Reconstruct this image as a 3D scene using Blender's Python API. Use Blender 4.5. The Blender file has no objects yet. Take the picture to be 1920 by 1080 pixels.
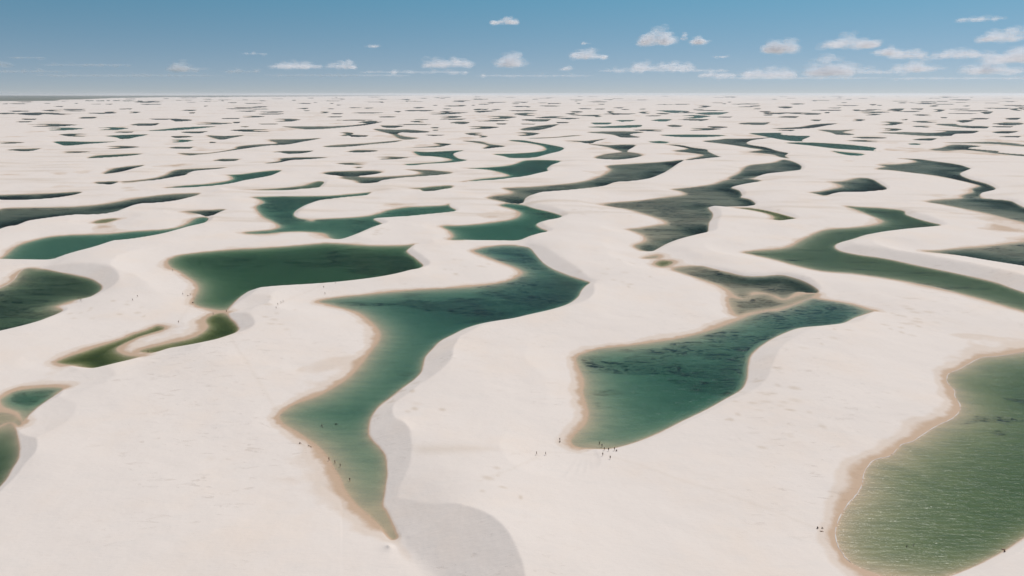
import bpy, bmesh, math, random
import numpy as np
from mathutils import Vector, Matrix

random.seed(7)
rng = np.random.default_rng(11)
sc = bpy.context.scene
COL = sc.collection
R = math.radians

# ------------------------------------------------------------------ camera
F = 1280.0                       # focal length in pixels of the 1920 wide photograph
CAM_H = 120.0
HORIZON = 175.6
PITCH = math.atan((540 - HORIZON) / F)
cam_d = bpy.data.cameras.new('camera')
cam_d.sensor_width = 36.0
cam_d.lens = 36.0 * F / 1920
cam_d.clip_start = 0.5
cam_d.clip_end = 250000
cam = bpy.data.objects.new('camera', cam_d)
cam.location = (0, 0, CAM_H)
cam.rotation_euler = (math.pi / 2 - PITCH, 0, 0)
COL.objects.link(cam)
sc.camera = cam

# ------------------------------------------------------------------ sky and sun
SUN_EL, SUN_AZ = 63.0, 54.0      # azimuth clockwise from the view direction (+Y)
SKY_STRENGTH = 0.090
world = bpy.data.worlds.new('World')
sc.world = world
world.use_nodes = True
nt = world.node_tree
nt.nodes.clear()
w_out = nt.nodes.new('ShaderNodeOutputWorld')
w_bg = nt.nodes.new('ShaderNodeBackground')
w_sky = nt.nodes.new('ShaderNodeTexSky')
w_sky.sky_type = 'NISHITA'
w_sky.sun_disc = False
w_sky.sun_elevation = R(SUN_EL)
w_sky.sun_rotation = R(SUN_AZ)
w_sky.altitude = 100
w_sky.air_density = 1.0
w_sky.dust_density = 0.4
w_sky.ozone_density = 2.0
w_tc = nt.nodes.new('ShaderNodeTexCoord')
w_map = nt.nodes.new('ShaderNodeMapping')
w_map.inputs['Location'].default_value = (0, 0, 0.10)
w_map.inputs['Scale'].default_value = (1, 1, 2.6)
w_hsv = nt.nodes.new('ShaderNodeHueSaturation')
w_hsv.inputs['Saturation'].default_value = 0.92
nt.links.new(w_tc.outputs['Generated'], w_map.inputs['Vector'])
nt.links.new(w_map.outputs['Vector'], w_sky.inputs['Vector'])
nt.links.new(w_sky.outputs['Color'], w_hsv.inputs['Color'])
w_sep = nt.nodes.new('ShaderNodeSeparateXYZ')
w_rmp = nt.nodes.new('ShaderNodeValToRGB')
w_mul = nt.nodes.new('ShaderNodeMix'); w_mul.data_type = 'RGBA'; w_mul.blend_type = 'MULTIPLY'; w_mul.inputs[0].default_value = 1.0
els = w_rmp.color_ramp.elements
els[0].position = 0.0; els[0].color = (1.14, 0.95, 0.86, 1)
els[1].position = 0.15; els[1].color = (0.61, 1.24, 1.12, 1)
e3 = els.new(0.5); e3.color = (1.0, 1.0, 0.93, 1)
nt.links.new(w_tc.outputs['Generated'], w_sep.inputs[0])
nt.links.new(w_sep.outputs[2], w_rmp.inputs[0])
nt.links.new(w_hsv.outputs['Color'], w_mul.inputs[6])
nt.links.new(w_rmp.outputs[0], w_mul.inputs[7])
nt.links.new(w_mul.outputs[2], w_bg.inputs['Color'])
nt.links.new(w_bg.outputs['Background'], w_out.inputs['Surface'])
w_bg.inputs['Strength'].default_value = SKY_STRENGTH

sun_d = bpy.data.lights.new('sun', 'SUN')
sun_d.energy = 3.8
sun_d.angle = R(0.53)
sun_d.color = (1.0, 0.965, 0.92)
sun = bpy.data.objects.new('sun', sun_d)
sdir = Vector((math.cos(R(SUN_EL)) * math.sin(R(SUN_AZ)), math.cos(R(SUN_EL)) * math.cos(R(SUN_AZ)), math.sin(R(SUN_EL))))
sun.rotation_euler = sdir.to_track_quat('Z', 'Y').to_euler()
sun.location = sdir * 400
COL.objects.link(sun)

vs = sc.view_settings
vs.view_transform = 'Standard'
vs.look = 'None'
vs.gamma = 1.0
vs.exposure = 0.0
vs.use_curve_mapping = False
sc.cycles.max_bounces = 6
sc.cycles.diffuse_bounces = 2
sc.cycles.glossy_bounces = 2
sc.cycles.transmission_bounces = 2
sc.cycles.volume_bounces = 1
sc.cycles.transparent_max_bounces = 256
sc.cycles.use_denoising = True
sc.cycles.sample_clamp_indirect = 4.0
sc.cycles.sample_clamp_direct = 0.0
sc.cycles.use_fast_gi = False

# ------------------------------------------------------------------ helpers
CP, SP = math.cos(PITCH), math.sin(PITCH)

def ground_at(px, py, z=0.0):
    """point of the plane at height z that the given photograph pixel looks at"""
    px = np.asarray(px, float); py = np.asarray(py, float)
    dx = (px - 960) / F
    dy = (540 - py) / F
    vy = CP + dy * SP
    vz = -SP + dy * CP
    t = (CAM_H - z) / -vz
    return dx * t, vy * t

def to_px(X, Y, z=0.0):
    depth = Y * CP + (CAM_H - z) * SP
    up = Y * SP - (CAM_H - z) * CP
    return 960 + F * X / depth, 540 - F * up / depth

def link(o, parent=None):
    COL.objects.link(o)
    if parent is not None:
        o.parent = parent
    return o

def new_mesh(name, verts, faces, mat=None, parent=None, smooth=False):
    me = bpy.data.meshes.new(name)
    me.from_pydata([tuple(v) for v in verts], [], [tuple(f) for f in faces])
    if smooth:
        me.polygons.foreach_set('use_smooth', [True] * len(me.polygons))
    if mat:
        me.materials.append(mat)
    o = bpy.data.objects.new(name, me)
    return link(o, parent)

def tag(o, label, cat, group=None):
    o['label'] = label
    o['category'] = cat
    if group:
        o['group'] = group
    return o

def hash2(ix, iy, seed):
    v = np.sin(ix * 127.1 + iy * 311.7 + seed * 74.7) * 43758.5453
    return v - np.floor(v)

def vnoise(x, y, seed=0):
    ix, iy = np.floor(x), np.floor(y)
    fx, fy = x - ix, y - iy
    fx = fx * fx * (3 - 2 * fx); fy = fy * fy * (3 - 2 * fy)
    a = hash2(ix, iy, seed); b = hash2(ix + 1, iy, seed)
    c = hash2(ix, iy + 1, seed); d = hash2(ix + 1, iy + 1, seed)
    return (a + (b - a) * fx) * (1 - fy) + (c + (d - c) * fx) * fy

def fbm(x, y, scale, seed=0, octaves=4):
    s = 0.0; amp = 0.5; f = 1.0 / scale
    for k in range(octaves):
        s = s + amp * (vnoise(x * f + 17.3 * k, y * f - 9.1 * k, seed + k) - 0.5)
        amp *= 0.5; f *= 2.03
    return s

def sstep(a, b, x):
    t = np.clip((x - a) / (b - a), 0, 1)
    return t * t * (3 - 2 * t)

class NB:
    """small helper to write node trees"""
    def __init__(self, mat):
        self.nt = mat.node_tree
        self.nt.nodes.clear()
        self.out = self.nt.nodes.new('ShaderNodeOutputMaterial')
    def n(self, typ, **kw):
        nd = self.nt.nodes.new(typ)
        for k, v in kw.items():
            setattr(nd, k, v)
        return nd
    def set(self, sock, v):
        if hasattr(v, 'is_linked') or isinstance(v, bpy.types.NodeSocket):
            self.nt.links.new(v, sock)
        else:
            sock.default_value = v
    def math(self, op, a, b=None, c=None, clamp=False):
        nd = self.n('ShaderNodeMath', operation=op, use_clamp=clamp)
        self.set(nd.inputs[0], a)
        if b is not None: self.set(nd.inputs[1], b)
        if c is not None: self.set(nd.inputs[2], c)
        return nd.outputs[0]
    def ramp(self, x, lo, hi, a=0.0, b=1.0):
        nd = self.n('ShaderNodeMapRange', interpolation_type='SMOOTHSTEP')
        self.set(nd.inputs[0], x); self.set(nd.inputs[1], lo); self.set(nd.inputs[2], hi)
        self.set(nd.inputs[3], a); self.set(nd.inputs[4], b)
        return nd.outputs[0]
    def mix(self, f, a, b):
        nd = self.n('ShaderNodeMix', data_type='RGBA')
        self.set(nd.inputs[0], f); self.set(nd.inputs[6], a); self.set(nd.inputs[7], b)
        return nd.outputs[2]
    def noise(self, vec, scale, detail=4.0, rough=0.55, dist=0.0):
        nd = self.n('ShaderNodeTexNoise')
        self.set(nd.inputs['Vector'], vec)
        nd.inputs['Scale'].default_value = scale
        nd.inputs['Detail'].default_value = detail
        nd.inputs['Roughness'].default_value = rough
        nd.inputs['Distortion'].default_value = dist
        return nd.outputs[0]
    def mapping(self, vec, rot=0.0, scale=(1, 1, 1)):
        nd = self.n('ShaderNodeMapping')
        self.set(nd.inputs['Vector'], vec)
        nd.inputs['Rotation'].default_value = (0, 0, rot)
        nd.inputs['Scale'].default_value = scale
        return nd.outputs[0]

def rgb(r, g, b):
    return (r, g, b, 1.0)

def mat_new(name):
    m = bpy.data.materials.new(name)
    m.use_nodes = True
    return m, NB(m)

# ------------------------------------------------------------------ materials
def sand_material():
    m, b = mat_new('dune_sand')
    geo = b.n('ShaderNodeNewGeometry')
    pos = geo.outputs['Position']
    sep = b.n('ShaderNodeSeparateXYZ'); b.set(sep.inputs[0], pos)
    z = sep.outputs[2]
    weed = b.n('ShaderNodeAttribute', attribute_name='weed').outputs['Fac']
    moist = b.n('ShaderNodeAttribute', attribute_name='moist').outputs['Fac']
    # dry sand: white quartz with faint warm and grey drifts
    n1 = b.noise(pos, 0.022, 5, 0.6)
    n2 = b.noise(b.mapping(pos, R(20), (0.5, 1.6, 1)), 0.16, 5, 0.6)
    dry = b.mix(b.ramp(n1, 0.45, 0.72), rgb(0.615, 0.545, 0.490), rgb(0.622, 0.535, 0.465))
    dry = b.mix(b.math('MULTIPLY', b.ramp(n2, 0.5, 0.75), 0.30), dry, rgb(0.56, 0.512, 0.468))
    # trampled / wind scoured marks, only in some areas
    n3 = b.noise(b.mapping(pos, R(-25), (0.45, 1.3, 1)), 0.34, 6, 0.62, 0.6)
    area = b.ramp(b.noise(pos, 0.012, 3), 0.44, 0.60)
    marks = b.math('MULTIPLY', b.ramp(n3, 0.59, 0.68), area)
    dry = b.mix(b.math('MULTIPLY', marks, 0.42), dry, rgb(0.47, 0.395, 0.335))
    # damp sand close above the water level
    nz = b.noise(pos, 0.16, 6, 0.66)
    zz = b.math('ADD', z, b.math('MULTIPLY', b.math('SUBTRACT', nz, 0.5), 0.26))
    lowz = b.noise(pos, 0.028, 3, 0.5)
    zz = b.math('MULTIPLY', zz, b.ramp(lowz, 0.3, 0.7, 0.55, 1.7))
    damp1 = b.ramp(zz, 0.40, 0.24)
    damp2 = b.ramp(zz, 0.19, 0.06)
    col = b.mix(b.math('MULTIPLY', damp1, 0.42), dry, rgb(0.50, 0.385, 0.29))
    col = b.mix(b.math('MULTIPLY', damp2, 0.8), col, rgb(0.40, 0.265, 0.165))
    col = b.mix(b.math('MULTIPLY', moist, 0.75), col, rgb(0.48, 0.395, 0.315))
    # bed under water: tan sand with water weed
    under = b.ramp(z, 0.02, -0.06)
    bedn = b.noise(b.mapping(pos, R(12), (0.4, 1.2, 1)), 0.2, 5, 0.6)
    bed = b.mix(b.ramp(bedn, 0.35, 0.7), rgb(0.40, 0.305, 0.205), rgb(0.325, 0.26, 0.18))
    # strands of weed: ridged noise leaves pale gaps between dark mats
    v = b.mapping(pos, R(-18), (0.55, 1.5, 1))
    r1 = b.math('ABSOLUTE', b.math('SUBTRACT', b.noise(v, 0.10, 5, 0.62, 1.4), 0.5))
    v2 = b.mapping(pos, R(35), (0.6, 1.4, 1))
    r2 = b.math('ABSOLUTE', b.math('SUBTRACT', b.noise(v2, 0.085, 5, 0.62, 1.6), 0.5))
    rid = b.math('MINIMUM', r1, r2)
    patch = b.noise(b.mapping(pos, R(10), (0.55, 1.1, 1)), 0.042, 4, 0.52)
    streak = b.noise(b.mapping(pos, R(6), (0.28, 1.5, 1)), 0.07, 4, 0.55, 0.5)
    wm = b.math('ADD', weed, b.math('MULTIPLY', b.math('SUBTRACT', patch, 0.5), 2.2))
    wm = b.math('ADD', wm, b.math('MULTIPLY', b.math('SUBTRACT', streak, 0.5), 1.8))
    wm = b.ramp(wm, 0.27, 0.50)
    wm = b.math('MULTIPLY', wm, b.ramp(rid, 0.005, 0.085, 0.22, 1.0))
    wm = b.math('MULTIPLY', wm, b.ramp(weed, 0.02, 0.12))
    wn = b.noise(b.mapping(pos, R(-14), (0.5, 1.0, 1)), 0.05, 4, 0.55, 0.4)
    wcol = b.mix(b.ramp(wn, 0.49, 0.57), rgb(0.018, 0.023, 0.021), rgb(0.175, 0.12, 0.078))
    bed = b.mix(wm, bed, wcol)
    col = b.mix(under, col, bed)
    # fine relief: wind ripples and footprints
    rip = b.noise(b.mapping(pos, R(35), (0.6, 3.0, 1)), 0.55, 3, 0.6)
    big = b.noise(pos, 0.05, 4, 0.55)
    hgt = b.math('ADD', b.math('MULTIPLY', rip, 0.16), b.math('MULTIPLY', big, 1.6))
    hgt = b.math('SUBTRACT', hgt, b.math('MULTIPLY', marks, 0.14))
    bump = b.n('ShaderNodeBump'); bump.inputs['Strength'].default_value = 0.5
    bump.inputs['Distance'].default_value = 1.0
    b.set(bump.inputs['Height'], hgt)
    p = b.n('ShaderNodeBsdfPrincipled')
    b.set(p.inputs['Base Color'], col)
    b.set(p.inputs['Roughness'], b.math('SUBTRACT', 0.95, b.math('MULTIPLY', damp2, 0.35)))
    p.inputs['Specular IOR Level'].default_value = 0.2
    b.set(p.inputs['Normal'], bump.outputs[0])
    b.set(b.out.inputs['Surface'], p.outputs[0])
    return m

def water_material(name, sigma, gloss=0.22, wave=0.8, rough=0.10):
    m, b = mat_new(name)
    geo = b.n('ShaderNodeNewGeometry')
    pos = geo.outputs['Position']
    v = b.mapping(pos, R(-24), (0.42, 1.9, 1))
    w1 = b.noise(v, 0.42, 4, 0.62, 0.4)
    w2 = b.noise(b.mapping(pos, R(10), (0.5, 1.3, 1)), 0.09, 3, 0.5)
    hgt = b.math('ADD', b.math('MULTIPLY', w1, 0.55), b.math('MULTIPLY', w2, 0.25))
    bump = b.n('ShaderNodeBump'); bump.inputs['Strength'].default_value = wave
    bump.inputs['Distance'].default_value = 1.0
    b.set(bump.inputs['Height'], hgt)
    fr = b.n('ShaderNodeFresnel'); fr.inputs['IOR'].default_value = 1.33
    b.set(fr.inputs['Normal'], bump.outputs[0])
    fac = b.math('MULTIPLY', fr.outputs[0], gloss, clamp=True)
    tr = b.n('ShaderNodeBsdfTransparent')
    gl = b.n('ShaderNodeBsdfGlossy'); gl.inputs['Roughness'].default_value = rough
    b.set(gl.inputs['Normal'], bump.outputs[0])
    mx = b.n('ShaderNodeMixShader')
    b.set(mx.inputs[0], fac)
    b.nt.links.new(tr.outputs[0], mx.inputs[1]); b.nt.links.new(gl.outputs[0], mx.inputs[2])
    b.set(b.out.inputs['Surface'], mx.outputs[0])
    # absorption: transmitted colour per metre
    k = max(sigma)
    ab = b.n('ShaderNodeVolumeAbsorption')
    ab.inputs['Density'].default_value = k
    ab.inputs['Color'].default_value = (1 - sigma[0] / k, 1 - sigma[1] / k, 1 - sigma[2] / k, 1)
    b.set(b.out.inputs['Volume'], ab.outputs[0])
    return m

def plain(name, col, rough=0.8):
    m, b = mat_new(name)
    p = b.n('ShaderNodeBsdfPrincipled')
    geo = b.n('ShaderNodeTexCoord')
    nz = b.noise(geo.outputs['Object'], 9.0, 3)
    dark = tuple(c * 0.75 for c in col)
    b.set(p.inputs['Base Color'], b.mix(nz, rgb(*dark), rgb(*col)))
    p.inputs['Roughness'].default_value = rough
    p.inputs['Specular IOR Level'].default_value = 0.2
    b.set(b.out.inputs['Surface'], p.outputs[0])
    return m

SAND = sand_material()
WATER = {
    't': water_material('teal_water', (0.62, 0.275, 0.30)),
    'o': water_material('olive_water', (0.60, 0.43, 0.66)),
    'g': water_material('green_water', (0.42, 0.26, 0.305)),
    'T': water_material('rippled_teal_water', (0.60, 0.270, 0.295), 0.55, 0.8, 0.2),
    'G': water_material('deep_green_water', (0.52, 0.275, 0.35)),
    'r': water_material('rippled_green_water', (0.50, 0.31, 0.45), 0.62, 0.8, 0.2),
    'b': water_material('blue_grey_water', (0.26, 0.185, 0.175), 0.11, 0.5),
}
FOAM = plain('foam', (0.62, 0.57, 0.52))

# ------------------------------------------------------------------ lagoon outlines
# shore outlines as points of the water level (photograph pixels projected onto the ground);
# a third number is the height in metres of the dune slip face that rises from that stretch of shore.
# t: kind of water, d: depth, w: weed, base: dry hollow at that height instead of a lagoon
LAGOONS = []
def lag(s, t='t', d=2.2, w=0.0, blobs=(), base=None, bs=None, stain=False, foam=None, moist=0.0, sub=4):
    pts = [tuple(float(c) for c in q.split(',')) for q in s.split()]
    LAGOONS.append(dict(p=[(q[0], q[1], q[2] if len(q) > 2 else 0.0) for q in pts], t=t, d=d, w=w,
                        blobs=blobs, base=base, bs=bs, stain=stain, foam=foam, moist=moist, sub=sub))

# left lagoon with dark weed
lag('-260,590 -60,560 0,540 25,526 35,512 47,504 65,503 85,505,1 110,510,4 140,516,5 170,523,5 188,533,4 191,540,3 186,547,2 170,556,1.5 150,561,1 '
    '130,566 112,572 105,575 118,583,1 85,597,2 50,608,3 0,620,3 -60,632,3 -260,670,2', 'g', 2.2, 0.5, foam=(1, 6))
lag('-200,500 -40,490 0,485 20,470 35,460 60,452 90,445 130,441 160,440 200,439 250,434 300,431 330,427 350,420 365,410 378,407 390,408,1 390,413,2 380,418,2 350,425,2 '
    '320,433,3 285,441,3 240,448,3 208,452,3 170,464,3 130,475,3 105,483,2 96,486,1 50,486,1 0,485.7,.5 -40,491.5,.5 -200,503', 't', 1.4, 0.05)
lag('-200,410 -40,400 0,392 20,390 90,389 150,387 200,382 250,373 300,366 340,363 375,362.5 360,368,2 310,378,3 255,383,3 220,394,3 190,400,3 140,402,3 90,408,3 45,416,3 20,424,3 0,428,3 -40,440,2 -200,470,1', 'b', 2.0, 0.42)
lag('-200,372 -30,367 0,366 60,364 110,362 153,360 140,364,1 110,369,2 80,372,2 40,374,2 0,373.5,2 -30,373,2 -200,380,1', 'b', 1.8, 0.4)
lag('345,397 352,396 370,395 395,394 422,393 410,398,1 395,404,1 380,403,1 365,400', 'b', 1.3, 0.4)
lag('174,418 185,413 205,410 222,410 212,414 195,418', 'o', 0.5)
lag('305,330 315,326 322,321 335,318 360,316.5 400,315 425,314 400,317,1 370,320,2 355,323,2 345,328,2 320,332,2 290,337,1 250,341 222,341.4 250,338.6 290,334', 'b', 1.5, 0.5)
lag('175,343 195,341 222,340.5 213,344,1 205,345,1', 'b', 1, 0.4)
lag('195,325 210,317 225,314 250,311 270,310 245,317,2 225,322,2 205,325,1', 'b', 1.6, 0.5)
lag('418,328 450,327 480,323 510,320 528,319.5 520,324,2 508,328,2 490,332,3 450,339,3 420,345,3 380,349,2 340,351,1 308,352 345,348 390,345 420,341 435,337 437,333 430,329', 't', 1.8, 0.12)
lag('455,355.6 500,354.4 540,351.5 570,348 585,343 598,339.5 608,341,1 605,346,2 598,350,2 585,352,2 560,354,2 530,356.4,1 490,356.8', 'g', 1.5, 0.25)
lag('472,370 490,369 530,368 575,368 620,367 660,364 680,362 697,360 688,365,1 670,367,2 640,370,3 610,374,3 590,378,3 570,386,3 555,395,3 551,400,2 552,405,1 562,409,.4 '
    '572,411 585,415 590,412 620,410 660,408 690,405 715,399 725,395 760,389 800,387 835,385 842,382 844,388,1 855,394,1 840,397,2 800,401,2 760,405,2 710,408,1 700,411,1 712,417,2 716,420,2 '
    '700,425,3 675,436,3 655,443,3 635,448,1.5 620,447 612,440 605,437 585,435 560,434 530,435 500,438 475,438.5 455,436 490,433 510,431 525,426 520,420 505,412 492,405 480,388 495,380 485,373',
    't', 1.3, 0.22, blobs=((540,382,90,24,.95),(560,405,60,14,.9),(690,415,45,12,.6)))
# large dark green lagoon
lag('314,492 320,485 340,478 390,472 440,468 480,466 540,462 600,457 610,456 640,457 680,460 720,461 760,460 778,457.5 770,464,1 762,471,2 768,477,2 777,483,2 785,490,2 793,497,2 790,501,2 775,505,3 760,508,3 735,514,3 '
    '700,520,3 660,525,3 620,529,3 580,532,3 530,535,3 505,537,3 480,541,3 465,547,3 450,557,3 440,566,3 430,577,2 425,582,.5 415,582 400,580 380,576 368,572 362,566 368,552 372,540 365,528 350,518 335,508 322,502',
    'G', 2.0, 0.0, blobs=((710,490,90,24,1.0),(500,490,110,12,.3)))
# hook shaped pools
lag('425,588 412,587 400,590 388,596 385,603 390,612 382,622 365,632 340,639 310,645 285,651 265,656 262,660 280,662,1 300,658,2 320,652,2 360,645,3 400,637,3 430,628,3 444,622,3 447,615,3 440,605,3 430,595,2', 'o', 2.4, 0.05, bs=.2)
lag('105,678 125,670 160,658 200,645 225,637 250,627 275,619 288,613 297,611 308,613 309,616 302,619 285,624 265,630 250,636 235,643 222,650 218,656 225,662 240,667 265,668 245,674,1 215,681,2 190,687,2 173,690,2 150,688,1 125,684 110,681', 'o', 2.2, 0.03, bs=.2)
lag('0,750 10,742 30,733 60,728 95,726 119,728 105,740,1 90,750,1.5 70,764,1.5 55,778,1.5 45,790,1 40,788 35,775 20,768 5,762', 't', 1.6, 0.35, bs=.14)
lag('-240,850 -80,822 0,800 12,795 22,793 29,804,1.2 35,830,1.7 36,845,2 33,862,2 22,880,1.4 0,912,1 -80,980,.8 -240,1060,.8', 'g', 2.2, 0.0, bs=.14)
lag('-20,776 8,773 28,779 41,791 35,799 22,792 8,794 -20,806', 'g', 0.5, 0.2, bs=.06)
# central lagoon
lag('888,470 900,466 915,463 940,460 965,460 985,462,1 995,466,2 1005,478,3.5 1020,494,4 1040,506,4 1070,518,3 1095,526,1.5 1106,530,1 1098,536,2 1090,545,3 1085,555,3.5 1075,564,4 1060,572,4 1030,581,4 990,590,4 '
    '960,597,4 910,605,4 875,615,4 850,627,4 825,640,4 810,655,4.5 797,670,5 792,690,5 788,700,4 775,713,3.5 755,727,3 735,743,3 710,762,2.5 697,780,3 692,795,3.2 691,815,4 700,828,4.5 712,840,4.2 722,855,3.2 725,875,2.8 726,890,2.4 723,910,1.8 '
    '720,930,1.2 718,948,1.2 725,960,1.8 735,980,3 742,998,4 745,1008,4.5 735,1012,.9 722,1000,.5 710,985 690,965 672,950 655,930 645,915 640,900 628,880 615,858 600,840 580,825 555,808 535,797 525,787 525,778 540,765 560,755 '
    '590,745 620,730 645,715 665,698 680,680 695,660 710,640 713,625 705,612 690,598 670,585 640,577 615,570 597,566 612,561 640,557 690,552 740,547 790,543 850,540 900,536 940,530 965,522 978,515 980,510 970,503 950,495 925,486 905,478 893,473',
    'T', 2.3, 0.0, blobs=((860,580,130,26,.75),(1010,545,100,34,.95),(980,485,60,22,.7),(790,722,50,24,.36),(940,600,140,14,.9),(700,568,60,8,.35)))
# lagoon with the net of weed
lag('1640,583 1625,580 1600,572 1570,566 1540,562 1520,560 1490,572 1460,582 1440,584 1410,590 1380,602 1330,620 1280,633 1230,641 1180,648 1130,653 1095,662 1080,672 1085,690 1092,705 1095,720 1093,735 1098,755 '
    '1103,775 1097,795 1080,812 1070,825 1075,835 1090,840 1110,842,.4 1140,842,.6 1165,837,.8 1200,826,1 1240,809,1.2 1280,789,1.2 1320,770,1.2 1360,748,1.5 1390,730,2 1400,710,3 1402,690,3.5 1405,672,4 1415,658,4 1440,640,4 1470,625,4 1500,615,4 1540,611,4 1580,606,3 1600,597,2.5 1620,590,1.5',
    'T', 2.4, 0.06, blobs=((1370,645,150,42,.95),(1310,690,80,50,.6),(1500,600,150,44,1.2),(1220,672,120,24,.62),(1380,695,60,55,1.0)))
lag('1262,505 1280,500 1310,498,.5 1330,502,1 1360,510,1.5 1395,518,1.5 1430,518,1.5 1465,516,1.5 1500,525,2 1525,538,1.5 1535,548,.5 1515,548 1495,547 1482,555 1470,560 1450,553 1430,548 1410,548 1407,555 1395,559 1380,555 1368,545 1350,535 1320,525 1290,515', 'b', 0.8, 0.45, blobs=((1460,532,70,18,.9),), bs=.12)
lag('1366,560 1392,561 1412,553 1440,552 1468,563 1500,553 1530,552 1490,568 1462,577 1440,580 1405,586 1380,590', 'b', 1.6, 0.7, bs=.1)
lag('1228,493 1240,488 1262,490 1258,496 1243,500 1230,497', 'o', 0.9, 0.1)
lag('1207,484 1222,480 1234,479 1232,483.5', 'b', 0.5, 0.5)
lag('1190,482 1215,470 1250,485 1300,497 1262,503 1240,502 1215,490', base=0.2, stain=True)
# brown lagoon
lag('1130,384 1150,380 1200,376 1240,371 1285,365 1275,358 1258,355 1300,351 1340,345 1360,338 1400,335 1429,339 1410,342,1 1385,347,2 1370,352,2 1385,357,2 1391,366,2 1388,370,1 1405,374,1 1415,383,1 1390,385,2 1350,386,2 1327,388,2 '
    '1335,398,3 1336,408,3 1330,417,3 1327,428,3 1325,435,3 1300,441,3 1270,449,3 1250,457,3 1235,465,2 1222,471,1 1205,470 1193,465 1190,460 1205,455 1213,450 1205,440 1190,434 1178,430 1200,428 1230,423 1250,420 1247,414 1230,408 1205,400 1180,393 1150,388',
    'b', 1.2, 0.55, blobs=((1230,385,70,14,.1),(1320,370,60,14,.3)))
lag('1366,335 1385,325 1395,315 1410,309 1450,305 1465,300 1475,300 1490,304,1 1502,311,2 1502,316,2 1495,319,2 1460,323,2 1430,327,2 1415,333,1 1400,334.5', 'b', 1.2, 0.42)
lag('1318,265 1345,262 1365,260 1400,260 1442,258 1430,260,1 1410,263,1 1400,268,1 1410,272,1 1435,276,1 1455,282,1 1477,287,1 1472,292,1 1480,297 1465,295 1450,290 1425,287 1403,285 1430,281 1410,278 1380,273 1350,269', 'b', 1.4, 0.55)
lag('943,353 960,352 1000,350 1050,346 1090,341 1115,335 1135,326 1145,318 1138,311 1170,308 1220,305 1260,302 1282,300 1270,307,2 1255,318,3 1235,328,3 1210,335,3 1180,339,3 1150,342,3 1130,348,3 1100,352,3 1060,356,3 1020,360,3 1000,364,3 985,372,3 979,380,1.5 '
    '960,380 930,375 913,371 930,367 955,364 962,360 952,356', 'b', 1.5, 0.34, blobs=((1000,365,60,10,.25),))
lag('936,385 950,382 970,383 985,385,1 1000,390,3 1030,397,3.5 1050,403,2.5 1054,406,2 1040,410,2 1020,414,2 1008,419,2 1006,423,2 1015,429,2 1026,434,1.5 1000,440,3 985,446,3 968,450,2 930,450,.6 880,450,.5 845,449.5 850,443 843,433 828,424 860,423 900,420 940,415 965,410 976,402 972,396 955,390', 't', 1.6, 0.08, blobs=((970,432,50,10,.4),(1015,402,30,8,.4)))
lag('868,315 905,314.5 950,311 970,306 985,301 1020,300 1052,302 1035,309,2 1026,316,2 1027,320,2 1010,324,3 980,330,3 955,333,2 930,336,2 890,339,1 862,341.5 895,336.5 930,333 955,330 945,325 920,319 900,317', 't', 2.0, 0.05, blobs=((1000,318,40,5,.4),))
lag('953,263 980,263 1005,267,1 1030,271,1.5 1057,277,1.5 1050,283,1.5 1030,288,2 1005,294,2 985,296,2 960,296,1 940,292 926,289 960,288 995,286 1018,283 1024,279 1015,273 990,268 965,265', 't', 1.6, 0.15)
lag('776,284 800,285 840,283 869,282 855,286,1 850,290,1 860,297,1 875,300,1 850,304,2 820,306,2 797,307,1 772,310,1 758,308 790,306 830,303 848,300 835,296 810,293 788,292 780,288', 't', 1.5, 0.28)
lag('763,318 790,318.5 820,320 848,323.5 830,327,2 790,330,2 750,333,2 715,338,2 705,342 675,343 668,339 650,336 638,333 665,331.8 700,332 740,330.5 775,328 790,325 782,321', 'b', 1.6, 0.35)
lag('606,325 620,322 650,321 700,320 716,323 695,327,1 660,329,2 625,328,1', 'b', 1.8, 0.4)
lag('768,353 790,352 820,349 848,348 846,352,1 825,355,2 800,359,2 785,355', 'g', 1.6, 0.2)
lag('1518,361 1540,359 1560,355 1578,350 1572,345 1555,341 1580,340 1600,335 1615,333 1635,336,1 1650,345,2 1662,354,1.5 1640,357,2 1610,359,2 1575,360,2 1560,363,1 1545,367 1535,364', 'b', 1.7, 0.3)
lag('1683,297 1715,298 1730,299 1760,303,1 1795,308,1.5 1815,314,1.5 1820,316,1.5 1808,321,2 1800,326,2 1805,331,2 1820,337,2 1840,342,2 1855,347,2 1867,354,1.5 1855,358,1.5 1842,361,1.5 1837,366,1 1840,370 1830,372 1805,370 1805,366 1825,360 1822,354 1838,349 1830,345 1800,338 1760,330 1710,324 1670,319 1643,317 1660,312 1646,309 1680,308 1710,305 1718,302 1705,299', 'b', 1.6, 0.33, blobs=((1780,315,50,6,.3),))
lag('1736,378 1770,374 1820,372 1870,374,1 1895,377,2 1905,382,2 1930,392,2 1990,400,2 2120,415,1 2120,470 1990,440 1930,420 1890,410 1850,400 1800,390 1765,383', 'b', 1.5, 0.25, blobs=((1860,382,60,6,.5),))
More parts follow.
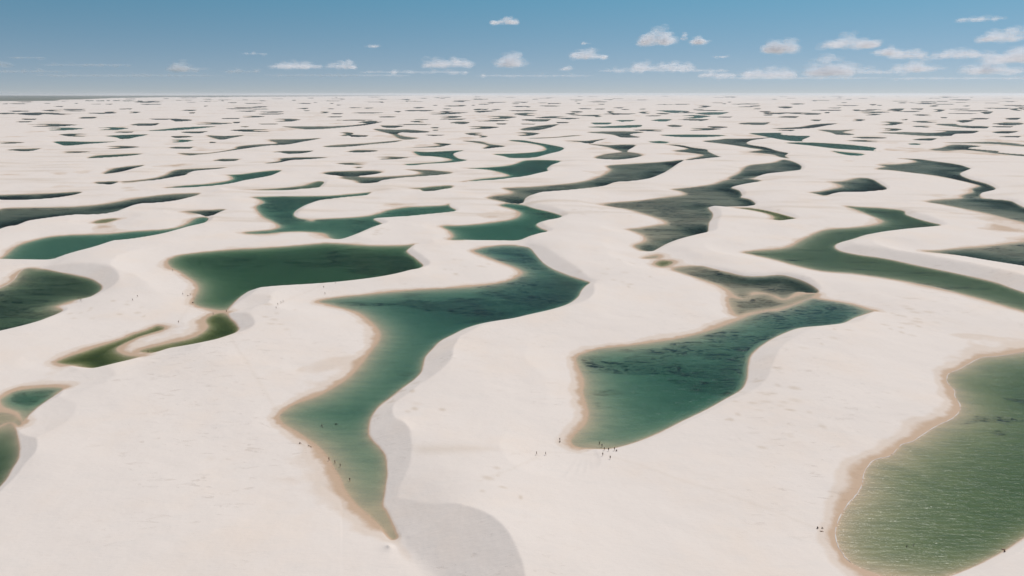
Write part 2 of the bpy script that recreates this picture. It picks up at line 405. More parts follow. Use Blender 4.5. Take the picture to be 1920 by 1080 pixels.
# long S shaped lagoon
lag('1583,386 1610,388 1650,390 1685,393,1 1697,397,2 1698,402,3 1720,410,3.5 1745,417,3 1765,422,1.5 1740,425,2 1700,429,3 1660,434,3 1625,440,3 1600,448,3 1575,455,3 1565,461,3.5 1568,467,4 1580,472,4.5 1610,478,5 1660,485,5.5 1720,498,6 1780,510,6 1830,521,6 1870,531,6 1895,540,6 1930,552,6 1990,575,5 2140,640,3 '
    '2140,690 1990,605 1930,586 1890,575 1850,563 1800,550 1750,538 1700,528 1650,520 1600,513 1540,508 1490,497 1450,486 1405,476 1393,473 1420,470 1450,468 1480,463 1500,452 1530,437 1555,430 1600,427 1640,422 1655,416 1650,411 1630,403 1605,393',
    'g', 1.7, 0.12, blobs=((1800,520,150,18,.3),(1560,470,70,8,.35),(1720,420,40,6,.4)), foam=(33, 38))
lag('1733,471 1760,470 1800,466 1850,462 1900,456 1990,446 2120,430 2120,540 1990,510,1 1930,500,1 1880,492,1 1830,484,1 1790,477', 'b', 1.3, 0.3)
lag('1383,390 1405,390 1430,393,1 1460,400,2 1485,407,2 1494,409,1 1480,411,1 1460,413,1 1448,411 1452,407 1440,401 1415,395', 'o', 1.2, 0.2)
# big lagoon with a line of foam
lag('2150,600 1990,645 1920,660 1870,668 1840,671 1815,683 1800,692 1780,700 1775,710 1778,720 1790,732 1790,742 1800,760 1798,772 1785,785 1760,797 1735,812 1710,828 1690,834 1675,850 1662,857 1640,862 1625,877 1619,892 1617,905 1608,925 1590,945 1575,970 1567,995 1568,1015 1578,1035 1595,1055 1625,1070 1660,1082 '
    '1700,1095,.4 1740,1095,.6 1780,1080,.8 1820,1065,1 1860,1045,1 1890,1028,1 1920,1008,1 1990,965,1 2200,860,1 2330,760,1 2330,660', 'r', 1.7, 0.0, blobs=((1890,770,90,60,.2),), foam=(2, 31))
lag('1406,250 1440,249 1465,249 1465,252,1 1490,254,1 1519,255,1 1505,262,1.5 1500,265,1.5 1475,263,1 1450,259,1 1425,254', 't', 2.2, 0.0)
lag('1473,268 1510,267 1560,269 1600,272 1642,277,1 1638,282,1 1657,284 1620,282 1570,279 1520,273', 't', 2.0, 0.0)
lag('1560,283 1580,285 1620,289 1605,292,1 1580,289', 't', 1.8, 0.1)
lag('1250,271 1275,272 1300,277,1 1325,280,1 1328,284,1 1345,292,1 1350,294,1 1330,296,1.5 1300,299,1 1285,300 1310,294 1318,290 1290,286 1263,283 1290,279 1270,274', 'b', 1.8, 0.32)
lag('1116,296 1135,289 1160,286 1180,285 1205,291 1180,297,1 1150,299,1', 'b', 0.6, 0.75)
lag('1103,270 1140,272 1170,271 1192,272 1180,280,1 1172,285,1 1155,281 1140,276', 'b', 1.4, 0.5)
lag('100,266 130,265 170,266 215,265 230,263 200,267,1 150,271,1.5 125,273,1', 't', 2.0, 0.1)
lag('198,255 230,253 277,252 255,257,1 232,261,1 215,257', 't', 2.0, 0.15)
lag('165,296 180,292 210,290 264,288 250,291,1 215,294,1.5 180,296,1', 'g', 1.8, 0.3)
lag('445,275 480,271 520,269 505,262 560,261 602,259 565,266,1 535,271,1 500,273,1 455,279,1 400,287,1 370,290,1 355,291 335,287 390,287 440,279', 'b', 0.9, 0.5)
lag('498,306 525,302 527,297 560,295 612,295 585,298,1 545,300,1 520,305,1', 'b', 1.5, 0.4)
lag('528,237 560,237 600,237 660,235 714,228 705,231,1 680,235,1 640,239,1 600,242,1 570,242 550,240', 'b', 1.2, 0.4)
lag('701,242 740,243 770,243 805,247 780,249,1 752,248,1 746,252 760,256 783,259 760,262 745,258 736,252 720,248', 'b', 1.2, 0.5)
lag('763,277 800,275 825,272 813,268 845,270 835,273,1 815,276,1', 'b', 1.6, 0.4)
lag('866,264 900,265 918,270 946,274 925,277,1 906,278.5 915,273 895,268', 'b', 1.8, 0.3)
lag('608,274 640,271 680,269 752,263 735,267,1 690,271,1 650,275,1 615,275.6', 'b', 0.6, 0.5)
lag('1102,238 1150,236 1200,234 1198,238,1 1160,240,1 1125,239.5', 't', 1.6, 0.1)
lag('976,242 1010,236 1048,233 1020,242,1 990,245', 'b', 1.2, 0.5)
lag('988,259 1040,257 1070,254 1089,254 1050,257.6 1010,259.8', 'b', 1.2, 0.5)
lag('1100,248 1170,246 1207,248 1180,252,1 1199,257,1 1170,258,1 1145,252', 'b', 1.2, 0.5)
lag('1058,264 1100,264 1136,260 1118,265,1 1105,269,1 1085,266', 'b', 1.2, 0.5)
lag('1238,253 1280,252.4 1330,252.6 1360,254 1330,256.5,1 1280,257,1', 't', 1.8, 0.2)
lag('1448,241 1500,238 1530,233 1572,231 1545,236,1 1520,240,1 1475,242', 'b', 1.4, 0.4)
lag('1533,243 1570,244 1602,243 1580,248 1602,252 1575,253,1 1555,248', 'b', 1.4, 0.4)
lag('1753,233 1790,232 1800,235 1852,237 1840,241,1 1795,238', 'b', 1.6, 0.3)
lag('1648,249 1700,247.5 1750,249 1775,246 1750,245 1832,245 1820,250,1 1790,251,1 1780,255,1 1740,255 1690,252', 'b', 1.3, 0.4)
lag('1765,268 1830,266.5 1860,266 1900,268.5 1930,272 2040,275 1930,275 1880,271 1830,269', 'b', 1.4, 0.4)
lag('1743,281 1765,277 1790,271 1838,274 1815,278,1 1870,283,1 1875,286,1 1930,290,1 2040,296 1930,293.5 1860,287 1810,281 1775,283', 'b', 0.9, 0.55)
lag('277,245 310,242 340,239 405,236.4 370,241,1 320,244.6,1', 't', 1.6, 0.2)
lag('388,254 420,255 458,253.4 432,259,1 412,261.5', 'b', 1.4, 0.45)
# damp hollows and slip faces without standing water
lag('765,846 790,842 830,841 880,843 940,850 990,858 940,866 880,872 820,876 780,874 762,862', base=0.30, stain=True)
lag('700,948 719,949,1.2 726,962,1.8 736,982,3 746,1008,4.5 760,1026,5.5 778,1042,6.3 800,1063,7 825,1090,7 860,1150,6 890,1260,4 872,1285 835,1180 795,1100 765,1062 738,1034 716,1010 704,980', base=0.45)
lag('1335,313 1372,311 1440,316 1372,318', base=0.42, stain=True)
lag('1535,316 1560,317 1600,324 1622,332 1590,329 1550,321', base=0.26, stain=True)
lag('1430,366 1480,364 1530,369 1535,372 1480,370', base=0.27, stain=True)
lag('1640,378 1690,377 1740,377.5 1700,383 1650,386 1610,386', base=0.33, stain=True)

# small far lagoons: centre x, centre y, width, height (photograph pixels), kind
FAR = '''57,214,46,2.6 98,234.5,86,4.6 120,241.5,68,4.5,t 212,241,54,4.5,t 137,253,48,5 272,232.5,54,4.4 252,210.5,22,2.6 165,220.5,33,3 205,210,18,2 228,276,58,4.6 55,223,30,2.4 140,285,52,2.6 45,228,30,2
232,247.5,36,2.3 45,280,64,4.6 20,267.5,44,2.6 270,190.8,40,2.6 310,223,60,2 355,206.5,28,2.2 360,211,12,2.2 340,225,40,5 365,247,50,3.6 400,231.5,66,3.2 430,222,40,1.8 443,229,14,2.6 475,218.5,40,2.8 538,225,46,5
459,237.5,18,2.2 470,244.5,70,4.4 505,232,40,1.7 340,256,40,3.6 340,264,40,4.4,t 398,267,12,2.4 550,284,74,6 340,276,46,3.4 425,300,46,4.4 568,203,22,2.2 575,207,14,1.8 608,210.5,18,2.6 621,204,16,1.5 628,219,26,1.8
622,194,8,1.7 551,188,9,1.5 650,251,24,6 670,254,40,4 690,229,36,4.4 665,225,70,1.7 726,219,33,2.3 745,209,14,2.6 774,207,33,2.3 785,201.5,16,2 691,202.5,18,1.6 735,236,44,5 775,233,64,1.8 784,228,28,2.8 790,224,30,1.8
845,219,40,3.6 850,223,50,2.2 862,230,38,4.6 905,239,56,4.8 889,251,32,4.4 905,256,18,2.8 815,253,36,2 941,220,50,5 922,226,60,2.6 940,232,20,2.6 855,211,48,1.6 838,204,16,1.8 865,197.5,14,1.8 887,197,8,1.6 907,195.5,22,1.8
895,205,18,2.4 930,205,20,1.8 815,239,16,1.8 817,244,12,1.8 680,283.5,56,4.4 735,296,54,4.4 660,307,52,3.6 672,314,14,2.2 985,214,40,5 1040,219.5,44,3.4 1019,220,30,2.2 1005,224,58,4.6 1080,209.5,24,2.6 1065,221.5,44,2.8
1100,216,54,2.4 1122,218,16,2.2 1145,210,14,3.4 1157,213.5,24,2.6 1128,195,16,1.6 1125,204.5,20,1.8 1160,202,20,1.8 1080,187,33,1.5 1030,194,8,1.8 1127,230.5,40,4,t 1172,225.5,40,3.4,t 1240,225.5,40,5,t 990,251,40,6
1055,229.5,24,2.4 990,232,28,1.8 1235,266,40,4.6,t 1265,236,30,4.4 1220,244,60,3 1208,211,22,3.4 1258,207.5,60,4.4,t 1225,217,30,1.8 1172,205,16,1.6 1205,204.5,12,1.6 1320,199.5,26,3.4 1285,209,16,2.6 1335,212,64,5,t
1305,218.5,50,5.4,t 1300,224,60,3.2 1360,219,30,2 1415,230.5,60,4.4 1320,242,60,4 1345,238,40,3.4 1475,244,30,2 1479,219,40,3.2 1530,225,22,3 1472,200.5,30,4 1440,212,20,3.2 1440,215.5,20,2 1420,204,14,1.8 1415,198.5,22,1.8
1520,213.5,40,3.4 1495,194.5,30,2.2 1565,202,26,1.8 1551,211,10,2.2 1527,188.5,14,1.7 1452,186,16,1.6 1575,182,12,1.4 1605,206,16,2.6 1637,214.5,30,2.6 1680,205.5,32,4.6 1760,207,22,4.6 1730,215.5,34,2.6 1750,198.5,20,2.6
1637,196,14,2.6 1692,192.5,18,1.8 1800,187,44,2.2 1812,198.5,14,1.8 1850,210,24,5,b 1855,202.5,10,1.8 1905,205,24,4 1610,225,24,3.4 1672,231,40,6,b 1735,228,46,3.4 1810,226,36,5,b 1838,222.5,36,2.6 1770,220,14,2.2
1695,224,14,2.2 1890,232,60,5.4 1730,237,36,2.6 1673,243,36,4.4 1735,261,44,4.4 1715,270,24,3.4,t 1630,258,66,3.4 1620,264,56,3.4 1885,247,50,4.6 1895,256,40,2.4 1900,222,30,4 1880,237,40,2.4'''
far_list = []
for q in FAR.split():
    c = q.split(',')
    far_list.append((float(c[0]), float(c[1]), float(c[2]), float(c[3]), c[4] if len(c) > 4 else 'n', False))
n_named = len(far_list)
# countless tiny ones towards the horizon, and more beside the frame
for k in range(260):
    y = 180.5 + 34 * random.random() ** 1.2
    far_list.append((random.uniform(-250, 2170), y, random.uniform(8, 46) * (0.6 + (y - 178) / 40), random.uniform(0.9, 1.6) * (0.6 + (y - 178) / 30), 'n', True))
for k in range(90):
    side = random.choice((-1, 1))
    x = -random.uniform(70, 420) if side < 0 else 1920 + random.uniform(130, 420)
    y = random.uniform(200, 345)
    far_list.append((x, y, random.uniform(30, 90), random.uniform(2.5, 4) * (0.6 + (y - 178) / 60), 'n', True))

for (cx, cy, w, h, kind, rand) in far_list:
    a = random.uniform(0.25, 0.75); tilt = random.uniform(-0.35, 0.15) * h
    top = random.uniform(0.15, 0.5)
    L, Rr = cx - w / 2, cx + w / 2
    hh = 1.0 if cy > 215 else 0.6
    pts = [(L, cy - tilt, 0), (cx - w * 0.25, cy - h * top * random.uniform(.5, 1), 0), (cx + w * (a - .5) * .6, cy - h * top, 0), (cx + w * 0.3, cy - h * top * random.uniform(.4, 1) + tilt * .5, 0),
           (Rr, cy + tilt, 0), (cx + w * .28, cy + h * (1 - top) * random.uniform(.4, 1), hh), (cx + w * (a - .5) * .7, cy + h * (1 - top), hh), (cx - w * .28, cy + h * (1 - top) * random.uniform(.3, .9), hh)]
    if h > 2.4 and random.random() < 0.55:
        f_ = random.choice((1, 1, -1))
        q = [(-.5, -.25, 0), (-.1, -.45, 0), (.25, -.35, 0), (.5, -.08, 0), (.32, .18, hh), (.08, .5, hh), (-.2, .55, hh * .5), (-.42, .46, 0), (-.08, .16, 0), (-.12, -.12, 0)]
        pts = [(cx + f_ * a_ * w * 1.1, cy + b_ * h * 1.15, c_) for a_, b_, c_ in q]
        if f_ < 0: pts = pts[::-1]
    LAGOONS.append(dict(p=pts, t='t' if kind == 't' else 'b', d=1.6 if kind == 't' else 1.3, w=0.05 if kind == 't' else (0.3 if kind == 'b' else random.uniform(.35, .7)),
                        blobs=(), base=None, foam=None, moist=0, sub=2, rand=rand))

# ------------------------------------------------------------------ dune terrain
SLOPE = 0.37
def smooth_closed(p, sub):
    a = np.array(p, float); n = len(a); out = []
    for i in range(n):
        p0, p1, p2, p3 = a[i - 1], a[i], a[(i + 1) % n], a[(i + 2) % n]
        for k in range(sub):
            t = k / sub
            q = 0.5 * ((2 * p1) + (-p0 + p2) * t + (2 * p0 - 5 * p1 + 4 * p2 - p3) * t * t + (-p0 + 3 * p1 - 3 * p2 + p3) * t ** 3)
            q[2] = p1[2] * (1 - t) + p2[2] * t
            out.append(q)
    return np.array(out)

for L in LAGOONS:
    sm = smooth_closed(L['p'], L['sub'])
    sm[:, 1] = np.maximum(sm[:, 1], 179.2)
    X, Y = ground_at(sm[:, 0], sm[:, 1], 0.0 if L['base'] is None else L['base'])
    H = sm[:, 2]
    P = np.stack([X, Y], 1)
    d = np.roll(P, -1, 0) - np.roll(P, 1, 0)
    nrm = np.stack([d[:, 1], -d[:, 0]], 1)
    nrm /= np.linalg.norm(nrm, axis=1, keepdims=True) + 1e-9
    area = 0.5 * np.sum(P[:, 0] * np.roll(P[:, 1], -1) - np.roll(P[:, 0], -1) * P[:, 1])
    if area < 0: nrm = -nrm
    dist = np.linalg.norm(P, axis=1)
    to_cam = -P / dist[:, None]
    # a dune crest on the near side hides a strip of water: the real shore lies that much nearer
    sh = H * ((nrm * to_cam).sum(1) * dist / CAM_H - 1 / SLOPE)
    sh = np.maximum(sh, 0)
    # a little room for the hidden strip to change slowly along the shore
    for _ in range(3):
        sh = (np.roll(sh, 1) + 2 * sh + np.roll(sh, -1)) / 4
    L['P'] = P + nrm * sh[:, None]
    L['H'] = H
    L['dist'] = float(np.median(dist))

def spaced(a, b, step):
    n = max(1, int(round(abs(b - a) / step)))
    return list(np.linspace(a, b, n, endpoint=False))
rows = spaced(1900, 1300, 30) + spaced(1300, 1110, 5) + spaced(1110, 330, 1.55) + spaced(330, 222, 0.8) + spaced(222, 186, 0.5) + spaced(186, 178.4, 0.4) + [178.2, 177.8, 177.4]
cols = spaced(-1400, -500, 25) + spaced(-500, -60, 6) + spaced(-60, 1980, 2.1) + spaced(1980, 2420, 6) + spaced(2420, 3320, 25)
rows = np.array(rows); cols = np.array(cols)
NR, NC = len(rows), len(cols)
GX, GY = ground_at(cols[None, :] + 0 * rows[:, None], rows[:, None] + 0 * cols[None, :])
print('grid', NR, NC, NR * NC)

dmin = np.full((NR, NC), 1e4)       # distance to the nearest shore, outside lagoons
dbeach = np.full((NR, NC), 1e4)     # distance to the nearest flat shore
Wfix = np.full((NR, NC), np.nan)
fixd = np.full((NR, NC), 1e9)
depth = np.zeros((NR, NC))
lag_id = np.full((NR, NC), -1, int)
weed = np.zeros((NR, NC))
moistf = np.zeros((NR, NC))
based = np.zeros((NR, NC))

for li, L in enumerate(LAGOONS):
    P, H = L['P'], L['H']
    D = L['dist']
    near_y = max(1.0, P[:, 1].min())
    margin = 46.0
    pxx, pyy = to_px(P[:, 0], P[:, 1])
    ymin_w = P[:, 1].min() - margin; ymax_w = P[:, 1].max() + margin
    _, py_lo = to_px(0.0, max(ymin_w, 30.0)); _, py_hi = to_px(0.0, ymax_w)
    rsel = np.where((rows <= py_lo + 1) & (rows >= py_hi - 1))[0]
    mpx = margin * F / (max(ymin_w, 30.0) * CP + CAM_H * SP)
    csel = np.where((cols >= pxx.min() - mpx - 8) & (cols <= pxx.max() + mpx + 8))[0]
    if len(rsel) == 0 or len(csel) == 0:
        continue
    r0, r1, c0, c1 = rsel[0], rsel[-1] + 1, csel[0], csel[-1] + 1
    gx = GX[r0:r1, c0:c1].ravel(); gy = GY[r0:r1, c0:c1].ravel()
    n = len(gx)
    best = np.full(n, 1e18); hb = np.zeros(n); db = np.full(n, 1e18); ds = np.full(n, 1e18)
    ins = np.zeros(n, bool)
    M = len(P)
    for i in range(M):
        ax, ay = P[i]; bx, by = P[(i + 1) % M]
        ex, ey = bx - ax, by - ay
        ll = ex * ex + ey * ey + 1e-12
        px_, py_ = gx - ax, gy - ay
        t = np.clip((px_ * ex + py_ * ey) / ll, 0, 1)
        qx = px_ - t * ex; qy = py_ - t * ey
        dd = qx * qx + qy * qy
        h0, h1 = H[i], H[(i + 1) % M]
        m = dd < best
        best = np.where(m, dd, best)
        hb = np.where(m, h0 + (h1 - h0) * t, hb)
        if h0 + h1 < 0.8: db = np.minimum(db, dd)
        else: ds = np.minimum(ds, dd)
        if ay != by:
            cross = ((ay > gy) != (by > gy)) & (gx < ex * (gy - ay) / (by - ay) + ax)
            ins ^= cross
    best = np.sqrt(best); db = np.sqrt(np.minimum(db, 1e12)); ds = np.sqrt(np.minimum(ds, 1e12))
    sh = (r1 - r0, c1 - c0)
    best = best.reshape(sh); hb = hb.reshape(sh); db = db.reshape(sh); ds = ds.reshape(sh); ins = ins.reshape(sh)
    sl = (slice(r0, r1), slice(c0, c1))
    out = ~ins
    base = L['base'] or 0.0
    if L.get('stain'):
        fxs = sstep(0, 9.0 * (D / 250), best) * (0.95 - base)
        moistf[sl] = np.where(ins & (lag_id[sl] < 0), np.maximum(moistf[sl], fxs), moistf[sl])
        continue
    if base < 0.44 and L['base'] is not None:
        pass
    else:
        dmin[sl] = np.where(out & ((hb > 0.3) | (base == 0)), np.minimum(dmin[sl], best + base / SLOPE), dmin[sl])
        if L['base'] is None:
            dbeach[sl] = np.where(out, np.minimum(dbeach[sl], db + 8 * (db - best) + 9 * hb), dbeach[sl])
    fx = (ins | (best < hb / SLOPE)) & (np.where(ins, 0, best) < fixd[sl])
    Wfix[sl] = np.where(fx, hb + base, Wfix[sl])
    fixd[sl] = np.where(fx, np.where(ins, 0, best), fixd[sl])
    # the bed
    th = math.atan(CAM_H / D)
    dm = L['d'] * 3.1 / (1.06 + 1 / math.sin(th)) if L['base'] is None else 0
    if L['base'] is None:
        sc_l = 1.0
        bs = L.get('bs') or (0.06 if D < 400 else 0.09)
        dp = dm * (1 - np.exp(-bs * db / sc_l / dm)) * (1 - np.exp(-0.5 * ds / sc_l / dm)) + 0.03 * np.minimum(best, 1)
        if L['t'] == 'b':   # these beds drop away below the slip faces
            dp = dp * (1 + 3.5 * np.exp(-(ds / (9 + D / 60)) ** 2) * sstep(-.1, .35, fbm(GX[sl], GY[sl], 60.0, 40 + li % 7, 3) + .12))
        sel = ins & (lag_id[sl] < 0)
        depth[sl] = np.where(sel, dp, depth[sl])
        lag_id[sl] = np.where(sel, li, lag_id[sl])
        wv = np.full(sh, L['w'] * (0.84 if L['t'] == 'b' else 1.0)) * sstep(0, 6, best)
        if L['blobs']:
            PX, PY = np.meshgrid(cols[c0:c1], rows[r0:r1])
            for (bx, by, rx, ry, s) in L['blobs']:
                g = np.exp(-(((PX - bx) / rx) ** 2 + ((PY - by) / ry) ** 2) * 1.1)
                wv = np.maximum(wv, s * g * sstep(0, 5, best))
        if wv.max() > 0.01:
            fx_, fy_ = GX[sl], GY[sl]
            st = fbm(fx_ * .8 + fy_ * .25, fy_ * 1.1, 46.0, 21 + li % 5, 4)
            wv = np.where(wv > 0.02, np.clip(wv + st * 1.1 * np.minimum(1, wv * 3), 0, 1.2), 0)
        weed[sl] = np.where(sel, wv, weed[sl])
    else:
        sel = ins & (lag_id[sl] < 0)
        based[sl] = np.where(sel, base, based[sl])
        if base < 0.44:
            moistf[sl] = np.where(sel, sstep(0, 9.0 * (D / 250), best) * (0.95 - base), moistf[sl])

inside = lag_id >= 0
# thin tan-brown streaks strewn at random over the farther dunes
for k in range(480):
    py = 186 + 230 * rng.random() ** 1.8
    px = rng.uniform(-150, 2070)
    x, y = ground_at(px, py)
    sx = rng.uniform(14, 60) * (y * CP + CAM_H * SP) / F * (0.6 + (py - 180) / 160)
    _, yb = ground_at(px, py + rng.uniform(.35, .8) * (0.7 + (py - 180) / 90))
    sy = abs(float(y - yb))
    rs_ = np.where((GY[:, 0] > y - 3.5 * sy) & (GY[:, 0] < y + 3.5 * sy))[0]
    if len(rs_) == 0: continue
    a_, b_ = rs_[0], rs_[-1] + 1
    ddx = GX[a_:b_] - x
    ddy = GY[a_:b_] - y + rng.uniform(-.5, .5) * sy * np.sin(ddx / sx * 2 + rng.uniform(0, 6)) - rng.uniform(-.2, .8) * ddx * sy / sx
    moistf[a_:b_] = np.maximum(moistf[a_:b_], rng.uniform(.25, .95) * np.exp(-(ddx / sx) ** 2 - (ddy / sy) ** 2))
# trodden trails between the groups of visitors
for tr in ('1006,853 1060,850 1130,855 1144,861', '1144,861 1260,905 1400,950 1532,991', '518,579 550,562 607,540 607,532', '258,557 300,556 343,553 362,566 400,589', '562,832 590,848 617,864 638,876 660,905', '335,605 352,580 362,568', '335,605 430,640 500,740 562,832', '1023,853 960,900 900,930'):
    q = np.array([[float(c) for c in w_.split(',')] for w_ in tr.split()])
    tx, ty = ground_at(q[:, 0], q[:, 1])
    for i in range(len(tx) - 1):
        ex, ey = tx[i + 1] - tx[i], ty[i + 1] - ty[i]
        sel_r = np.where((GY[:, 0] > min(ty[i], ty[i + 1]) - 4) & (GY[:, 0] < max(ty[i], ty[i + 1]) + 4))[0]
        if len(sel_r) == 0: continue
        a_, b_ = sel_r[0], sel_r[-1] + 1
        px_, py_ = GX[a_:b_] - tx[i], GY[a_:b_] - ty[i]
        t = np.clip((px_ * ex + py_ * ey) / (ex * ex + ey * ey), 0, 1)
        wob = 1.6 * fbm(GX[a_:b_], GY[a_:b_], 9.0, 55, 2)
        off = px_ * -ey + py_ * ex
        off = off / math.hypot(ex, ey) + wob
        dd = np.hypot(off, np.maximum(0, np.hypot(px_ - t * ex, py_ - t * ey) - np.abs(off)))
        g = np.exp(-(dd / (0.5 + ty[i] / 900)) ** 2) * (0.3 + 0.7 * vnoise(GX[a_:b_] * 1.1, GY[a_:b_] * 1.1, 77))
        moistf[a_:b_] = np.maximum(moistf[a_:b_], 0.30 * g)
# small scoured pits with darker, firmer sand showing
for (cx, cy, sx, sy, n) in ((1440, 760, 120, 60, 26), (760, 745, 80, 50, 14), (1715, 600, 90, 40, 26), (1120, 400, 60, 14, 14), (840, 505, 60, 20, 12), (1150, 520, 80, 30, 14), (1440, 395, 60, 10, 12),
                            (200, 590, 90, 30, 14), (520, 600, 50, 30, 10), (720, 440, 60, 10, 8), (1530, 640, 80, 40, 10), (930, 930, 60, 60, 6)):
    for k in range(n):
        px, py = cx + sx * rng.normal(0, .5), cy + sy * rng.normal(0, .5)
        x, y = ground_at(px, py)
        wx, wy = rng.uniform(.5, 1.9) * (1 + y / 700), rng.uniform(.5, 1.2) * (1 + y / 500)
        rs_ = np.where((GY[:, 0] > y - 8) & (GY[:, 0] < y + 8))[0]
        if len(rs_) == 0: continue
        a_, b_ = rs_[0], rs_[-1] + 1
        g = np.exp(-(((GX[a_:b_] - x) / wx) ** 2 + ((GY[a_:b_] - y + .3 * (GX[a_:b_] - x)) / wy) ** 2) ** 1.5)
        moistf[a_:b_] = np.maximum(moistf[a_:b_], g * rng.uniform(.35, .95))

# windward surfaces: a relaxed sheet between flat shores (0 m) and the crests above slip faces
def relax(fix, mask, iters):
    levels = [(fix, mask)]
    while min(levels[-1][0].shape) > 24:
        f, m = levels[-1]
        r, c = (f.shape[0] // 2) * 2, (f.shape[1] // 2) * 2
        mm = m[:r, :c].reshape(r // 2, 2, c // 2, 2).astype(float)
        ff = np.where(m, f, 0)[:r, :c].reshape(r // 2, 2, c // 2, 2)
        cnt = mm.sum((1, 3))
        levels.append((ff.sum((1, 3)) / np.maximum(cnt, 1), cnt > 0))
    W = np.where(levels[-1][1], levels[-1][0], 1.5)
    for f, m in reversed(levels):
        if W.shape != f.shape:
            W = np.repeat(np.repeat(W, 2, 0), 2, 1)
            pr, pc = f.shape[0] - W.shape[0], f.shape[1] - W.shape[1]
            W = np.pad(W, ((0, max(0, pr)), (0, max(0, pc))), mode='edge')[:f.shape[0], :f.shape[1]]
        W = np.where(m, f, W)
        for _ in range(iters):
            A = np.pad(W, 1, mode='edge')
            W2 = 0.25 * (A[:-2, 1:-1] + A[2:, 1:-1] + A[1:-1, :-2] + A[1:-1, 2:])
            W = np.where(m, f, W2)
    return W
fmask = ~np.isnan(Wfix)
W = relax(np.where(fmask, Wfix, 0), fmask, 40)

swell = fbm(GX, GY, 120.0, 3, 4) * 4.5 + fbm(GX * .7 + GY * .5, GY, 42.0, 9, 4) * 1.6
free = sstep(0, 30, dmin - np.where(fmask, 1e3, 0)) * (1 - fmask)
# distance from the crest lines fades the swell in
fr = free.copy()
for _ in range(8):
    A = np.pad(fr, 1, mode='edge')
    fr = np.minimum(fr, 0.25 * (A[:-2, 1:-1] + A[2:, 1:-1] + A[1:-1, :-2] + A[1:-1, 2:]))
land = W + (swell + 0.5) * fr + 0.45 * (1 - np.exp(-dmin / 14.0)) * (1 - fmask)
def smin(a, b, k):
    h = np.clip(0.5 + 0.5 * (b - a) / k, 0, 1)
    return b + (a - b) * h - k * h * (1 - h)
prof = 0.030 * dbeach + 0.0035 * dbeach ** 2
land = smin(land, prof, 0.12) + 0.02
land = np.minimum(land, SLOPE * dmin + 0.03)
land = np.maximum(land, 0.012 * np.minimum(dmin, 12) + 0.01)
far_lift = 0.0
Z = np.where(inside, -depth, land)
Z = np.where((based > 0), np.minimum(land, based + 0.05 * fbm(GX, GY, 15, 5)), Z)
Z = np.where((based > 0), np.maximum(Z, 0.05), Z)
# soften shorelines under one cell without filling the lagoons
A = np.pad(Z, 1, mode='edge')
blur = (A[:-2, 1:-1] + A[2:, 1:-1] + A[1:-1, :-2] + A[1:-1, 2:] + 4 * Z) / 8
nearsh = (rows[:, None] > 300)
Z = np.where(nearsh, blur, Z)

# settle the strip of flat sand in front of the dry slip face into its surroundings
rm = np.where((rows > 940) & (rows < 1290))[0]; cm = np.where((cols > 640) & (cols < 920))[0]
sub = (slice(rm[0], rm[-1] + 1), slice(cm[0], cm[-1] + 1))
soft = (Z[sub] < 1.3) & ~inside[sub] & (dmin[sub] > 0.8)
for _ in range(40):
    A = np.pad(Z[sub], 1, mode='edge')
    Bz = (A[:-2, 1:-1] + A[2:, 1:-1] + A[1:-1, :-2] + A[1:-1, 2:]) / 4
    Z[sub] = np.where(soft, Bz, Z[sub])

def grid_mesh(name, X, Y, Zz, mat, attrs):
    nr, nc = X.shape
    me = bpy.data.meshes.new(name)
    nv = nr * nc
    co = np.empty((nv, 3), np.float32)
    co[:, 0] = X.ravel(); co[:, 1] = Y.ravel(); co[:, 2] = Zz.ravel()
    idx = np.arange(nv, dtype=np.int32).reshape(nr, nc)
    q = np.stack([idx[:-1, :-1], idx[:-1, 1:], idx[1:, 1:], idx[1:, :-1]], -1).reshape(-1, 4)
    nf = len(q)
    me.vertices.add(nv); me.vertices.foreach_set('co', co.ravel())
    me.loops.add(nf * 4); me.loops.foreach_set('vertex_index', q.ravel())
    me.polygons.add(nf)
    me.polygons.foreach_set('loop_start', np.arange(0, nf * 4, 4, dtype=np.int32))
    me.polygons.foreach_set('use_smooth', np.ones(nf, bool))
    me.update(calc_edges=True)
    for k, v in attrs.items():
        at = me.attributes.new(k, 'FLOAT', 'POINT')
        at.data.foreach_set('value', v.ravel().astype(np.float32))
    me.materials.append(mat)
    o = bpy.data.objects.new(name, me)
    return link(o)

dunes = grid_mesh('ground', GX, GY, Z, SAND, {'weed': weed, 'moist': moistf})
dunes['kind'] = 'structure'

def height_at(x, y):
    px, py = to_px(x, y)
    r = np.interp(-py, -rows, np.arange(NR)); c = np.interp(px, cols, np.arange(NC))
    r0, c0 = int(min(r, NR - 2)), int(min(c, NC - 2)); fr_, fc = r - r0, c - c0
    return float((Z[r0, c0] * (1 - fc) + Z[r0, c0 + 1] * fc) * (1 - fr_) + (Z[r0 + 1, c0] * (1 - fc) + Z[r0 + 1, c0 + 1] * fc) * fr_)

def hit_from_camera(px, py):
    """where the line of sight of a pixel meets the dunes (or the water level)"""
    z = 0.0
    for _ in range(14):
        x, y = ground_at(px, py, z)
        z = 0.6 * z + 0.4 * max(0.0, height_at(float(x), float(y)))
    x, y = ground_at(px, py, z)
    return float(x), float(y), height_at(float(x), float(y))

